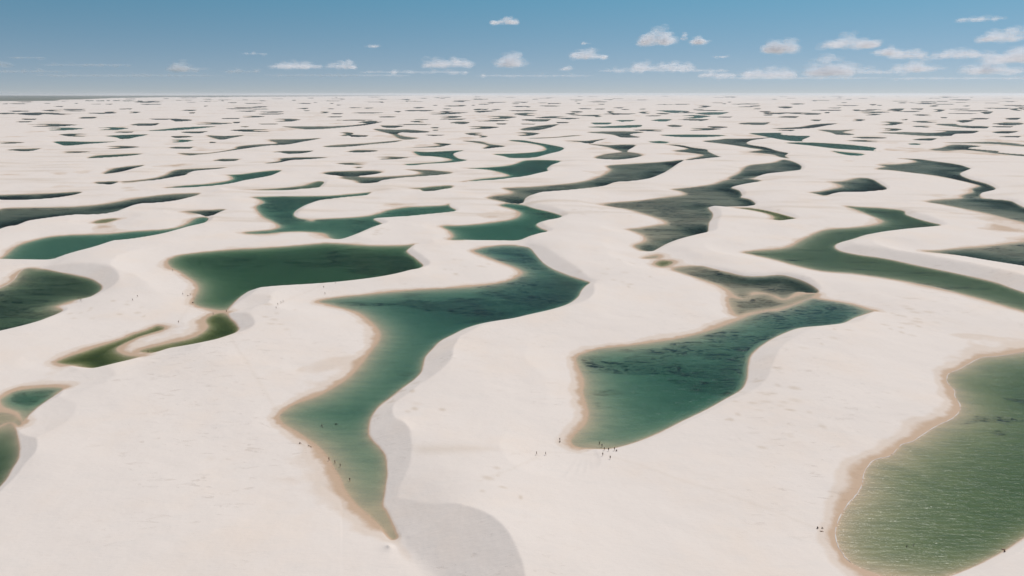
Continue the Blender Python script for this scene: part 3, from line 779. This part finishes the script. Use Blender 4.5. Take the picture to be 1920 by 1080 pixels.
# ------------------------------------------------------------------ water sheets, one for each lagoon
far_quads = []
def water_runs(mask, r_off, c_off, other):
    z_ = 0.004 * (len(bpy.data.meshes) % 7)
    vs_, fs_ = [], []
    # dilate by one cell so that the sheet runs in under the sand
    m = mask.copy()
    for _ in range(2):
        a = np.pad(m, 1)
        m = a[1:-1, 1:-1] | a[:-2, 1:-1] | a[2:, 1:-1] | a[1:-1, :-2] | a[1:-1, 2:]
        m &= ~other
    nr, nc = m.shape
    for r in range(nr - 1):
        ln = m[r] | m[r + 1]
        dfl = np.diff(np.concatenate([[0], ln.astype(int), [0]]))
        for s, e in zip(np.where(dfl == 1)[0], np.where(dfl == -1)[0]):
            e = min(e - 1, nc - 1)
            if e <= s: continue
            R0, R1 = r + r_off, r + 1 + r_off
            i = len(vs_)
            for (rr, cc) in ((R0, s), (R0, e), (R1, e), (R1, s)):
                vs_.append((GX[rr, cc + c_off], GY[rr, cc + c_off], z_))
            fs_.append((i, i + 1, i + 2, i + 3))
    return vs_, fs_

for li, L in enumerate(LAGOONS):
    if L['base'] is not None: continue
    rr, cc = np.where(lag_id == li)
    if len(rr) == 0: continue
    r0, r1 = max(0, rr.min() - 4), min(NR, rr.max() + 5)
    c0, c1 = max(0, cc.min() - 4), min(NC, cc.max() + 5)
    v_, f_ = water_runs(lag_id[r0:r1, c0:c1] == li, r0, c0, (lag_id[r0:r1, c0:c1] >= 0) & (lag_id[r0:r1, c0:c1] != li))
    if not f_: continue
    if L.get('rand'):
        far_quads.append((v_, f_))
        continue
    o = new_mesh('lagoon', v_, f_, WATER[L['t']])
    o['kind'] = 'structure'
av, af = [], []
for v_, f_ in far_quads:
    k = len(av); av += v_; af += [tuple(i + k for i in f) for f in f_]
o = new_mesh('distant_lagoons', av, af, WATER['b'])
o['kind'] = 'structure'

# ------------------------------------------------------------------ foam along some shores
for L in LAGOONS:
    if not L['foam']: continue
    s, e = L['foam'][0] * L['sub'], L['foam'][1] * L['sub']
    P = L['P'][s:e + 1]
    d = np.gradient(P, axis=0); nn = np.stack([d[:, 1], -d[:, 0]], 1); nn /= np.linalg.norm(nn, axis=1, keepdims=True)
    verts, faces = [], []
    D = L['dist']
    for i, (p, q) in enumerate(zip(P, nn)):
        wdt = (0.04 + 0.12 * random.random() ** 1.5) * (1 + D / 900)
        if i in (0, len(P) - 1): wdt *= 0.2
        off = random.uniform(-.12, .12)
        for t_, z in ((-1, 0.01), (-0.5, 0.075), (0.5, 0.075), (1, 0.01)):
            verts.append((p[0] + q[0] * (wdt * t_ + off), p[1] + q[1] * (wdt * t_ + off), z + 0.02))
    for i in range(len(P) - 1):
        if random.random() < 0.12: continue
        for k in range(3):
            a = i * 4 + k
            faces.append((a, a + 1, a + 5, a + 4))
    o = new_mesh('foam_line', verts, faces, FOAM, smooth=True)
    o['kind'] = 'stuff'

# ------------------------------------------------------------------ scrubland along the horizon
def scrub_material():
    m, b = mat_new('scrub')
    geo = b.n('ShaderNodeNewGeometry')
    nz = b.noise(geo.outputs['Position'], 0.004, 5, 0.6)
    p = b.n('ShaderNodeBsdfPrincipled')
    b.set(p.inputs['Base Color'], b.mix(b.ramp(nz, 0.35, 0.65), rgb(0.035, 0.045, 0.025), rgb(0.075, 0.085, 0.05)))
    p.inputs['Roughness'].default_value = 0.95
    p.inputs['Specular IOR Level'].default_value = 0.1
    b.set(b.out.inputs['Surface'], p.outputs[0])
    return m
SCRUB = scrub_material()

def scrub(top, bottom, seed, n=140, m=14, hgt=7.0):
    """a mass of low bushes between two edges given in photograph pixels"""
    tx = [p[0] for p in top]; ty = [p[1] for p in top]
    bx = [p[0] for p in bottom]; by = [p[1] for p in bottom]
    x0, x1 = max(tx[0], bx[0]), min(tx[-1], bx[-1])
    verts, faces = [], []
    rs = random.Random(seed)
    for i in range(n + 1):
        x = x0 + (x1 - x0) * i / n
        a, b_ = np.interp(x, tx, ty), np.interp(x, bx, by)
        b_ += 0.25 * (rs.random() - .5)
        for k in range(m + 1):
            # even steps on the ground, not in the picture
            y = 1 / (1 / max(b_ - HORIZON, .1) + (1 / max(a - HORIZON, .1) - 1 / max(b_ - HORIZON, .1)) * (k / m) ** 1.6) + HORIZON
            X, Y = ground_at(x, y)
            z = (0.5 if k in (0, m) or i in (0, n) else hgt * (0.5 + rs.random()))
            verts.append((float(X), float(Y), z))
    for i in range(n):
        for k in range(m):
            q = i * (m + 1) + k
            faces.append((q, q + m + 1, q + m + 2, q + 1))
    o = new_mesh('scrubland', verts, faces, SCRUB)
    o['kind'] = 'stuff'
    return o
scrub([(-700, 178.9), (0, 178.9), (40, 179.2), (160, 179.3), (330, 179.2), (640, 179.0), (800, 178.6)],
      [(-700, 192), (0, 189.8), (110, 189.2), (112, 187.2), (160, 186.2), (215, 183.8), (320, 182.2), (480, 181.2), (640, 180.4), (800, 178.7)], 1)
scrub([(950, 177.9), (1250, 177.85), (1560, 177.95)], [(950, 178.0), (1100, 178.15), (1250, 178.4), (1400, 178.5), (1560, 178.15)], 2, 90, 3)
for k, (x0, x1, y) in enumerate(((160, 176, 189.4), (180, 196, 189.6), (200, 206, 189.2), (212, 226, 189.3), (230, 248, 189.7), (258, 268, 190.2))):
    scrub([(x0, y - .35), (x1, y - .3)], [(x0, y + .1), ((x0 + x1) / 2, y + .35), (x1, y + .1)], 10 + k, 14, 4, 9.0)

# ------------------------------------------------------------------ clouds
def cloud_material(name, alpha):
    m, b = mat_new(name)
    d = b.n('ShaderNodeBsdfDiffuse'); d.inputs['Color'].default_value = rgb(0.93, 0.95, 0.98)
    tl = b.n('ShaderNodeBsdfTranslucent'); tl.inputs['Color'].default_value = rgb(0.93, 0.95, 0.98)
    m1 = b.n('ShaderNodeMixShader'); m1.inputs[0].default_value = 0.5
    b.nt.links.new(d.outputs[0], m1.inputs[1]); b.nt.links.new(tl.outputs[0], m1.inputs[2])
    tr = b.n('ShaderNodeBsdfTransparent')
    m2 = b.n('ShaderNodeMixShader'); m2.inputs[0].default_value = alpha
    b.nt.links.new(tr.outputs[0], m2.inputs[1]); b.nt.links.new(m1.outputs[0], m2.inputs[2])
    b.set(b.out.inputs['Surface'], m2.outputs[0])
    return m
CLOUD = cloud_material('cloud', 0.05)
CLOUD_THIN = cloud_material('thin_cloud', 0.045)

bm = bmesh.new(); bmesh.ops.create_icosphere(bm, subdivisions=2, radius=1.0)
ICO_V = np.array([v.co[:] for v in bm.verts]); ICO_F = np.array([[v.index for v in f.verts] for f in bm.faces]); bm.free()

def cloud(px, py, w, h, thin=False, lean=0.0, label=None, seed=0):
    rs = np.random.default_rng(900 + seed)
    el = math.atan((540 - py) / F) - PITCH
    dist = min(60000.0, 1050.0 / math.tan(max(el, 0.012)))
    dx = (px - 960) / F
    base = Vector((dx * dist / CP, dist, CAM_H + dist * math.tan(el)))
    s = math.hypot(1, dx) * dist / F
    W_, H_ = w * s * .5, h * s * .48
    n = int(np.clip(w * h * (0.17 if not thin else 0.08), 40, 260))
    # a few heads along the cloud, puffs gathered round them
    heads = [(rs.uniform(-.75, .75), rs.uniform(.15, 1.0)) for _ in range(int(2 + w / 16))]
    V, Fc, kept, cand = [], [], [], []
    for k in range(n):
        hx, hz = heads[rs.integers(len(heads))]
        u = np.clip(hx + rs.normal(0, .26), -.85, .85)
        top = hz * (1 - u * u * .75)
        zz = rs.uniform(-.8, -.8 + 1.75 * max(.13, top))
        r = (0.115 + 0.2 * rs.random() ** 1.7) * H_ * (1 if not thin else 1.2)
        c = np.array([u * W_ + lean * zz * H_, rs.normal(0, .3) * W_, zz * H_])
        sc_ = np.array([1.5 + rs.random(), 1.8, 0.8 + .4 * rs.random()]) * r
        cand.append((c, sc_, 1 + .34 * (rs.random(len(ICO_V)) - .5)))
    for k in range(9):   # a thin spine holds the puffs together
        kept.append((np.array([(k - 4) * .2 * W_ - lean * .5 * H_, 0, -.5 * H_]), np.array([.19 * W_, .34 * W_, .15 * H_]), np.ones(len(ICO_V))))
    for _ in range(5):
        rest = []
        for q in cand:
            if any(np.linalg.norm((q[0] - k2[0]) / (q[1] + k2[1])) < .8 for k2 in kept): kept.append(q)
            else: rest.append(q)
        cand = rest
    for c, sc_, disp in kept:
        V.append(ICO_V * sc_ * disp[:, None] + c)
        Fc.append(ICO_F + (len(V) - 1) * len(ICO_V))
    V = np.concatenate(V); Fc = np.concatenate(Fc)
    if label is None:
        return V + np.array(base), Fc
    o = new_mesh('cloud', V.tolist(), Fc.tolist(), CLOUD_THIN if thin else CLOUD, smooth=True)
    o.location = base
    tag(o, label, 'cloud', 'small clouds over the horizon')
    return o

CLOUDS = [
    (950, 34, 50, 22, 0, .2, 'small white cloud standing alone highest in the blue sky'),
    (723, 83, 30, 13, 0, 0, 'tiny white cloud above the pair of flat clouds'),
    (1212, 66, 64, 36, 0, .5, 'white wedge shaped cloud with a steep flat right side'),
    (1253, 68, 13, 15, 0, 0, 'tiny cloud tuft between the wedge shaped cloud and a small round one'),
    (1283, 70, 38, 24, 0, .3, 'small rounded cloud beside a tiny tuft and the wedge shaped cloud'),
    (1417, 80, 54, 36, 0, .1, 'round white cloud with a ragged tail hanging below it'),
    (1540, 71, 86, 36, 0, .5, 'broad white cloud rising to a peak on its right'),
    (1600, 92, 56, 22, 0, 0, 'ragged thin cloud trailing below the broad peaked cloud'),
    (1636, 98, 54, 22, 0, .1, 'small lumpy cloud joined to a ragged thin cloud'),
    (1742, 95, 108, 26, 0, .2, 'long flat cloud below the slanted lens shaped cloud'),
    (1812, 62, 88, 28, 0, .6, 'slanted lens shaped white cloud above the long flat cloud'),
    (1862, 92, 118, 42, 0, .7, 'large ragged cloud with a long upward streamer'),
    (1095, 99, 70, 24, 0, .8, 'slanted narrow cloud climbing to a thin tip'),
    (1087, 79, 18, 9, 0, 0, 'tiny faint puff above the slanted narrow cloud'),
    (1315, 103, 30, 12, 0, 0, 'small flat puff below the small rounded cloud'),
    (587, 117, 96, 24, 0, 0, 'flat spread white cloud, the larger of a pair low down'),
    (668, 119, 56, 20, 0, .4, 'small white cloud, the smaller of a pair low down'),
    (962, 111, 66, 30, 1, 0, 'pale two layered cloud below the lone small high cloud'),
    (850, 113, 96, 28, 1, .2, 'pale thin cloud sheet with a brighter upper edge'),
]
FAINT = '1055,125,24,16 1220,119,116,26 1320,135,76,20 1400,132,96,28 1508,122,76,38 1660,120,90,26 1785,122,80,30 520,98,44,10 40,113,90,20 130,105,56,10 230,118,140,12 405,122,66,24 495,130,66,14 730,132,66,12 820,131,150,16 1750,30,64,18 1905,36,36,10 1000,139,220,12 1150,128,90,18 1580,130,120,18 1880,128,110,16 1270,128,130,16 660,138,260,12 300,138,300,12 100,130,160,12 1450,143,300,12 1760,143,260,12 -120,100,120,30 2050,80,130,40 2130,120,160,30 -260,120,160,24'
for k, c in enumerate(CLOUDS):
    cloud(c[0], c[1], c[2], c[3], bool(c[4]), c[5], c[6], k)
bank = []
for k, q in enumerate(FAINT.split()):
    c = [float(v) for v in q.split(',')]
    bank.append(cloud(c[0], c[1], c[2], c[3], True, 0.1, None, 50 + k))
off = np.cumsum([0] + [len(v) for v, f in bank])
o = new_mesh('cloud_bank', np.concatenate([v for v, f in bank]).tolist(), np.concatenate([f + o_ for (v, f), o_ in zip(bank, off)]).tolist(), CLOUD_THIN, smooth=True)
o['kind'] = 'stuff'

# ------------------------------------------------------------------ people
SKIN = [plain('skin_a', (0.42, 0.26, 0.17)), plain('skin_b', (0.22, 0.12, 0.07))]
HAIR = plain('hair', (0.02, 0.014, 0.01))
CLOTH = {k: plain('cloth_' + k, c) for k, c in dict(black=(.015, .015, .018), navy=(.02, .03, .07), maroon=(.09, .018, .02), grey=(.12, .12, .12), white=(.75, .74, .72), olive=(.06, .07, .035), brown=(.08, .045, .03)).items()}

def skin_mesh(name, pts, edges, radii, root=0, subdiv=1):
    me = bpy.data.meshes.new(name)
    me.from_pydata([tuple(p) for p in pts], edges, [])
    ob = bpy.data.objects.new(name, me); COL.objects.link(ob)
    md = ob.modifiers.new('skin', 'SKIN')
    md.use_smooth_shade = True
    for i, v in enumerate(me.skin_vertices[0].data):
        r = radii[i]
        v.radius = r if isinstance(r, tuple) else (r, r)
        v.use_root = (i == root)
    sd = ob.modifiers.new('sub', 'SUBSURF'); sd.levels = subdiv; sd.render_levels = subdiv
    dg = bpy.context.evaluated_depsgraph_get()
    out = bpy.data.meshes.new_from_object(ob.evaluated_get(dg))
    out.name = name
    bpy.data.objects.remove(ob); bpy.data.meshes.remove(me)
    out.polygons.foreach_set('use_smooth', [True] * len(out.polygons))
    return out

def build_pose(kind):
    """joint positions of a figure 1.7 m tall that looks along -Y, feet at the origin"""
    J = {}
    if kind in ('stand', 'walk', 'wade'):
        pel, ch, nk, hd, tp = (0, 0, .93), (0, 0, 1.25), (0, 0, 1.45), (0, -.02, 1.58), (0, -.01, 1.68)
        sw = .22 if kind == 'walk' else .03
        J['kneeL'], J['ankL'], J['toeL'] = (.10, -.5 * sw - .04, .5), (.10, -sw + .05, .08), (.11, -sw - .12, .03)
        J['kneeR'], J['ankR'], J['toeR'] = (-.10, .2 * sw - .05, .5), (-.10, sw + .06, .09), (-.11, sw - .10, .03)
        a = .16 if kind == 'walk' else .03
        if kind == 'wade':
            J['elL'], J['wrL'] = (.38, -.08, 1.22), (.50, -.22, 1.16)
            J['elR'], J['wrR'] = (-.38, -.08, 1.22), (-.50, -.20, 1.14)
        else:
            J['elL'], J['wrL'] = (.25, a * .6 + .02, 1.12), (.27, a - .06, .88)
            J['elR'], J['wrR'] = (-.25, -a * .6 + .02, 1.12), (-.27, -a - .10, .88)
    elif kind == 'sit':
        pel, ch, nk, hd, tp = (0, 0, .13), (0, .04, .46), (0, .0, .65), (0, -.04, .78), (0, -.04, .88)
        J['kneeL'], J['ankL'], J['toeL'] = (.14, -.40, .42), (.12, -.60, .08), (.12, -.76, .04)
        J['kneeR'], J['ankR'], J['toeR'] = (-.14, -.38, .42), (-.12, -.58, .08), (-.12, -.74, .04)
        J['elL'], J['wrL'] = (.26, -.12, .38), (.18, -.36, .44)
        J['elR'], J['wrR'] = (-.28, .14, .34), (-.30, .26, .09)
    else:  # lie on the back
        pel, ch, nk, hd, tp = (0, 0, .12), (0, .34, .13), (0, .54, .13), (0, .68, .15), (0, .78, .15)
        J['kneeL'], J['ankL'], J['toeL'] = (.11, -.40, .22), (.11, -.80, .07), (.13, -.86, .18)
        J['kneeR'], J['ankR'], J['toeR'] = (-.11, -.42, .12), (-.12, -.82, .07), (-.14, -.88, .18)
        J['elL'], J['wrL'] = (.28, .22, .08), (.32, -.02, .06)
        J['elR'], J['wrR'] = (-.28, .22, .08), (-.32, -.02, .06)
    up = (Vector(nk) - Vector(ch)).normalized()
    J['pel'], J['ch'], J['nk'], J['hd'], J['tp'] = pel, ch, nk, hd, tp
    sh = Vector(ch).lerp(Vector(nk), .72)
    J['shL'] = tuple(sh + Vector((.17, 0, 0))); J['shR'] = tuple(sh - Vector((.17, 0, 0)))
    J['hipL'] = tuple(Vector(pel) + Vector((.10, 0, 0)) - up * .03); J['hipR'] = tuple(Vector(pel) - Vector((.10, 0, 0)) - up * .03)
    return J

def make_person(kind):
    J = build_pose(kind)
    pts, rad, edges, ix = [], [], [], {}
    def add(n, p, r, parent=None):
        ix[n] = len(pts); pts.append(Vector(p)); rad.append(r)
        if parent is not None: edges.append((ix[parent], ix[n]))
    add('pel', J['pel'], (.135, .105))
    add('ch', J['ch'], (.145, .105), 'pel')
    add('up', Vector(J['ch']).lerp(Vector(J['nk']), .72), (.11, .085), 'ch')
    add('nk', J['nk'], .055, 'up')
    add('hd', J['hd'], (.078, .095), 'nk')
    add('tp', J['tp'], (.055, .06), 'hd')
    fwd = Vector((0, -1, 0)) if kind != 'lie' else Vector((0, 0, 1))
    add('nose', Vector(J['hd']) + fwd * .105, .014, 'hd')
    for s in 'LR':
        add('hip' + s, J['hip' + s], .088, 'pel')
        add('knee' + s, J['knee' + s], .056, 'hip' + s)
        add('ank' + s, J['ank' + s], .036, 'knee' + s)
        add('toe' + s, J['toe' + s], (.042, .024), 'ank' + s)
        add('sh' + s, J['sh' + s], .056, 'up')
        add('el' + s, J['el' + s], .040, 'sh' + s)
        add('wr' + s, J['wr' + s], .026, 'el' + s)
        d = (Vector(J['wr' + s]) - Vector(J['el' + s])).normalized()
        side = d.cross(Vector((1 if s == 'L' else -1, .3, .2))).normalized()
        palm = Vector(J['wr' + s]) + d * .07
        add('palm' + s, palm, (.034, .018), 'wr' + s)
        curl = Vector((-.3 if s == 'L' else .3, 0, 0))
        for k, ln in enumerate((.075, .085, .08, .06)):
            o = side * (.024 * (1.5 - k) / 1.5)
            add('f%d%s' % (k, s), palm + o + d * .035, .0095, 'palm' + s)
            add('g%d%s' % (k, s), palm + o * 1.25 + (d + curl).normalized() * ln, .008, 'f%d%s' % (k, s))
        add('t0' + s, Vector(J['wr' + s]) + d * .045 + side * .042, .011, 'palm' + s)
        add('t1' + s, Vector(J['wr' + s]) + d * .085 + side * .058, .009, 't0' + s)
    body = skin_mesh('body_' + kind, pts, edges, rad)
    # shirt: torso with short sleeves
    P = [J['pel'], J['ch'], Vector(J['ch']).lerp(Vector(J['nk']), .78)]
    Rr = [(.15, .122), (.162, .122), (.115, .095)]
    E = [(0, 1), (1, 2)]
    for s in 'LR':
        k = len(P); P += [J['sh' + s], Vector(J['sh' + s]).lerp(Vector(J['el' + s]), .6)]; Rr += [.072, .062]; E += [(2, k), (k, k + 1)]
    shirt = skin_mesh('shirt_' + kind, P, E, Rr)
    P = [Vector(J['pel']) + Vector((0, 0, .03)), J['pel']]; Rr = [(.147, .117), (.147, .117)]; E = [(0, 1)]
    for s in 'LR':
        k = len(P); P += [J['hip' + s], Vector(J['hip' + s]).lerp(Vector(J['knee' + s]), .75)]; Rr += [.105, .088]; E += [(1, k), (k, k + 1)]
    shorts = skin_mesh('shorts_' + kind, P, E, Rr)
    back = -fwd
    up = (Vector(J['tp']) - Vector(J['nk'])).normalized()
    P = [Vector(J['tp']) + back * .02 + up * .018, Vector(J['hd']) + back * .045, Vector(J['hd']) + back * .055 - up * .09]
    hair = skin_mesh('hair_' + kind, P, [(0, 1), (1, 2)], [(.068, .07), (.086, .085), .06])
    return dict(body=body, shirt=shirt, shorts=shorts, hair=hair)
POSES = {k: make_person(k) for k in ('stand', 'walk', 'wade', 'sit', 'lie')}

def person(px, py, kind, face, shirt, shorts, label, group, sink=0.0, skin=0, s=1.0):
    x, y, z = hit_from_camera(px, py)
    e = bpy.data.objects.new('person', None); link(e)
    e.empty_display_size = 0.3
    e.location = (x, y, z + 0.005 - sink)
    e.rotation_euler = (0, 0, R(face)); e.scale = (.84 * s,) * 3
    for part, mat in (('body', SKIN[skin]), ('shirt', CLOTH[shirt]), ('shorts', CLOTH[shorts]), ('hair', HAIR)):
        if not POSES[kind][part].materials: POSES[kind][part].materials.append(HAIR)
        c = bpy.data.objects.new(part, POSES[kind][part]); link(c, e)
        c.material_slots[0].link = 'OBJECT'; c.material_slots[0].material = mat
    tag(e, label, 'person', group)
    return e

gA = 'visitors at the foot of the lagoon with the net of weed'
person(1006, 853, 'walk', 60, 'black', 'black', 'person in black walking on dry sand towards the bathers, ahead of another', gA)
person(1023, 853.5, 'walk', 60, 'navy', 'black', 'person in navy walking on dry sand, following another', gA, s=.95)
person(1130, 855, 'stand', 10, 'black', 'navy', 'person in black standing on dry sand behind the bathers', gA)
person(1144, 861, 'stand', -30, 'black', 'black', 'person in black standing farthest up the sand from the bathers', gA)
person(1133, 845, 'stand', 170, 'grey', 'black', 'slim person in grey standing at the very edge of the water', gA)
person(1141, 846, 'stand', 200, 'black', 'navy', 'person in black standing on the water edge beside a seated group', gA, skin=1)
person(1152, 845, 'stand', 150, 'black', 'black', 'person in black standing with a seated companion at the water edge', gA)
person(1156, 846, 'sit', 190, 'maroon', 'black', 'person in maroon seated on sand beside a standing companion', gA)
person(1124, 833, 'wade', 180, 'black', 'black', 'bather in black wading farthest out in the green shallows', gA, sink=.1)
person(1128.5, 838, 'wade', 150, 'navy', 'black', 'bather in navy wading in green shallows near the shore', gA, sink=.1)
person(1050, 829, 'sit', -40, 'black', 'black', 'person in black seated on the tan beach at the lagoon corner', gA)
person(1049.5, 826.5, 'stand', 30, 'navy', 'black', 'person in navy standing behind someone seated at the lagoon corner', gA, s=.9)
gB = 'visitors on the beach of the central lagoon'
person(562, 832, 'sit', 100, 'black', 'navy', 'person in black seated alone on white sand above the central lagoon', gB)
person(579, 836, 'lie', 40, 'grey', 'grey', 'person lying on white sand beside another, above the tan beach', gB, s=.8)
person(583, 838, 'lie', 30, 'brown', 'grey', 'person in brown lying on white sand beside one in grey', gB, s=.8)
person(617, 864, 'walk', 55, 'black', 'black', 'person in black leading three walkers along the tan beach', gB)
person(628, 869, 'walk', 55, 'grey', 'black', 'person in grey, the middle one of three beach walkers', gB, s=.95)
person(638, 875, 'walk', 55, 'black', 'navy', 'person in black and navy, last of three beach walkers', gB)
person(656, 902, 'walk', 40, 'black', 'black', 'person in black walking alone on the narrow tan beach', gB)
person(605, 799, 'wade', 120, 'white', 'black', 'bather in white wading in the green water of the central lagoon', gB, sink=.6)
person(603, 797, 'wade', 60, 'grey', 'black', 'bather in grey wading beside one in white', gB, sink=.6, skin=1)
person(629, 794, 'wade', 200, 'black', 'black', 'bather in black, one of two side by side in green water', gB, sink=.6, skin=1)
person(631.5, 793.5, 'wade', 150, 'navy', 'black', 'bather in navy, one of two side by side in green water', gB, sink=.6)
gC = 'visitors around the dark green lagoon'
person(324, 508.5, 'stand', 0, 'black', 'grey', 'person in black standing on the pale beach of the dark green lagoon', gC)
person(343, 553, 'walk', 60, 'grey', 'black', 'person in grey walking on white sand towards the green lagoon', gC)
person(352, 555, 'sit', 90, 'black', 'black', 'person in black sitting next to a standing one near the green lagoon', gC)
person(357, 554, 'stand', 90, 'black', 'navy', 'person in black standing next to a sitting one near the green lagoon', gC)
person(362, 568.5, 'sit', 90, 'maroon', 'black', 'person in maroon seated at the tan corner of the green lagoon', gC)
person(361, 568, 'sit', 60, 'black', 'black', 'person in black seated beside one in maroon at the lagoon corner', gC)
person(364, 561, 'stand', 120, 'brown', 'brown', 'person in brown standing on the tan beach above two seated ones', gC)
person(400, 590, 'walk', 80, 'navy', 'black', 'person in navy crossing the sand bridge between two green pools', gC)
person(425, 585.5, 'stand', 60, 'brown', 'black', 'person in brown at the end of the sand bridge by the dune foot', gC)
person(335, 605.5, 'walk', 20, 'black', 'black', 'person in black alone on sand between the hooked pools', gC)
person(278, 662, 'stand', 30, 'black', 'navy', 'person in black at the lower shore of the hooked pool', gC)
person(258, 557, 'walk', 60, 'black', 'black', 'person in black walking on the open dune ahead of one in grey', gC)
person(249, 564, 'walk', 60, 'grey', 'grey', 'person in grey walking on the open dune behind one in black', gC)
gD = 'walkers on the dune between two lagoons'
person(607, 531.5, 'stand', 180, 'black', 'black', 'person in black standing on the dune crest above dark green water', gD)
person(629, 531, 'sit', 160, 'brown', 'black', 'person in brown seated on the dune crest', gD)
person(607, 540, 'walk', 180, 'olive', 'grey', 'person in olive walking below the dune crest', gD)
person(609.5, 552, 'walk', 180, 'olive', 'brown', 'person in olive and brown walking near the lagoon tip', gD)
person(518, 579, 'walk', 120, 'black', 'black', 'person in black, last of four walkers in a line', gD)
person(521, 572.5, 'walk', 120, 'black', 'navy', 'person in black and navy, third of four walkers in a line', gD, s=1.05)
person(527, 569, 'walk', 120, 'grey', 'black', 'person in grey, second of four walkers in a line', gD)
person(531, 567, 'walk', 120, 'navy', 'navy', 'person all in navy leading four walkers in a line', gD)
person(147, 560.5, 'stand', 180, 'black', 'black', 'person in black at the shore of the weedy lagoon', gC)
person(151.5, 563, 'sit', 160, 'black', 'brown', 'person seated on sand beside the weedy lagoon', gC)
gE = 'visitors at the lagoon with the foam line'
person(1532.5, 991, 'sit', 120, 'black', 'black', 'person in black seated on pale sand outside the foam lined beach', gE)
person(1541, 991, 'sit', 80, 'brown', 'black', 'person in brown seated on the tan beach near one in black', gE, s=.8)
person(1540.5, 996.5, 'lie', 80, 'brown', 'maroon', 'person in brown lying on the tan beach', gE, s=.8)
person(1701, 1021, 'wade', 20, 'black', 'black', 'bather in black deep in the glittering green water', gE, sink=.75)
person(1714, 1018, 'wade', 60, 'grey', 'black', 'bather in grey deep in the glittering green water', gE, sink=.75)
person(1882, 1030, 'lie', 80, 'maroon', 'brown', 'person in maroon lying on white sand by the glittering lagoon', gE)
person(1883, 1035, 'sit', 120, 'maroon', 'black', 'person in maroon seated on white sand by the glittering lagoon', gE)

# ------------------------------------------------------------------ haze
HAZE_DENSITY = 2.3e-5
hx, hy0, hy1 = 260000.0, -9000.0, float(GY.max()) + 4000.0
zb, zt = float(Z.min()) - 1.0, CAM_H + 15.0
bv = [(sx * hx, y, z) for z in (zb, zt) for (sx, y) in ((-1, hy0), (1, hy0), (1, hy1), (-1, hy1))]
bf = [(0, 3, 2, 1), (4, 5, 6, 7), (0, 1, 5, 4), (1, 2, 6, 5), (2, 3, 7, 6), (3, 0, 4, 7)]
hm, hb_ = mat_new('haze')
pv = hb_.n('ShaderNodeVolumePrincipled')
pv.inputs['Color'].default_value = rgb(0.88, 0.92, 0.95)
pv.inputs['Density'].default_value = HAZE_DENSITY
pv.inputs['Anisotropy'].default_value = 0.3
hb_.nt.links.new(pv.outputs[0], hb_.out.inputs['Volume'])
haze = new_mesh('haze', bv, bf, hm)
haze['kind'] = 'stuff'
print('terrain range', Z.min(), Z.max())
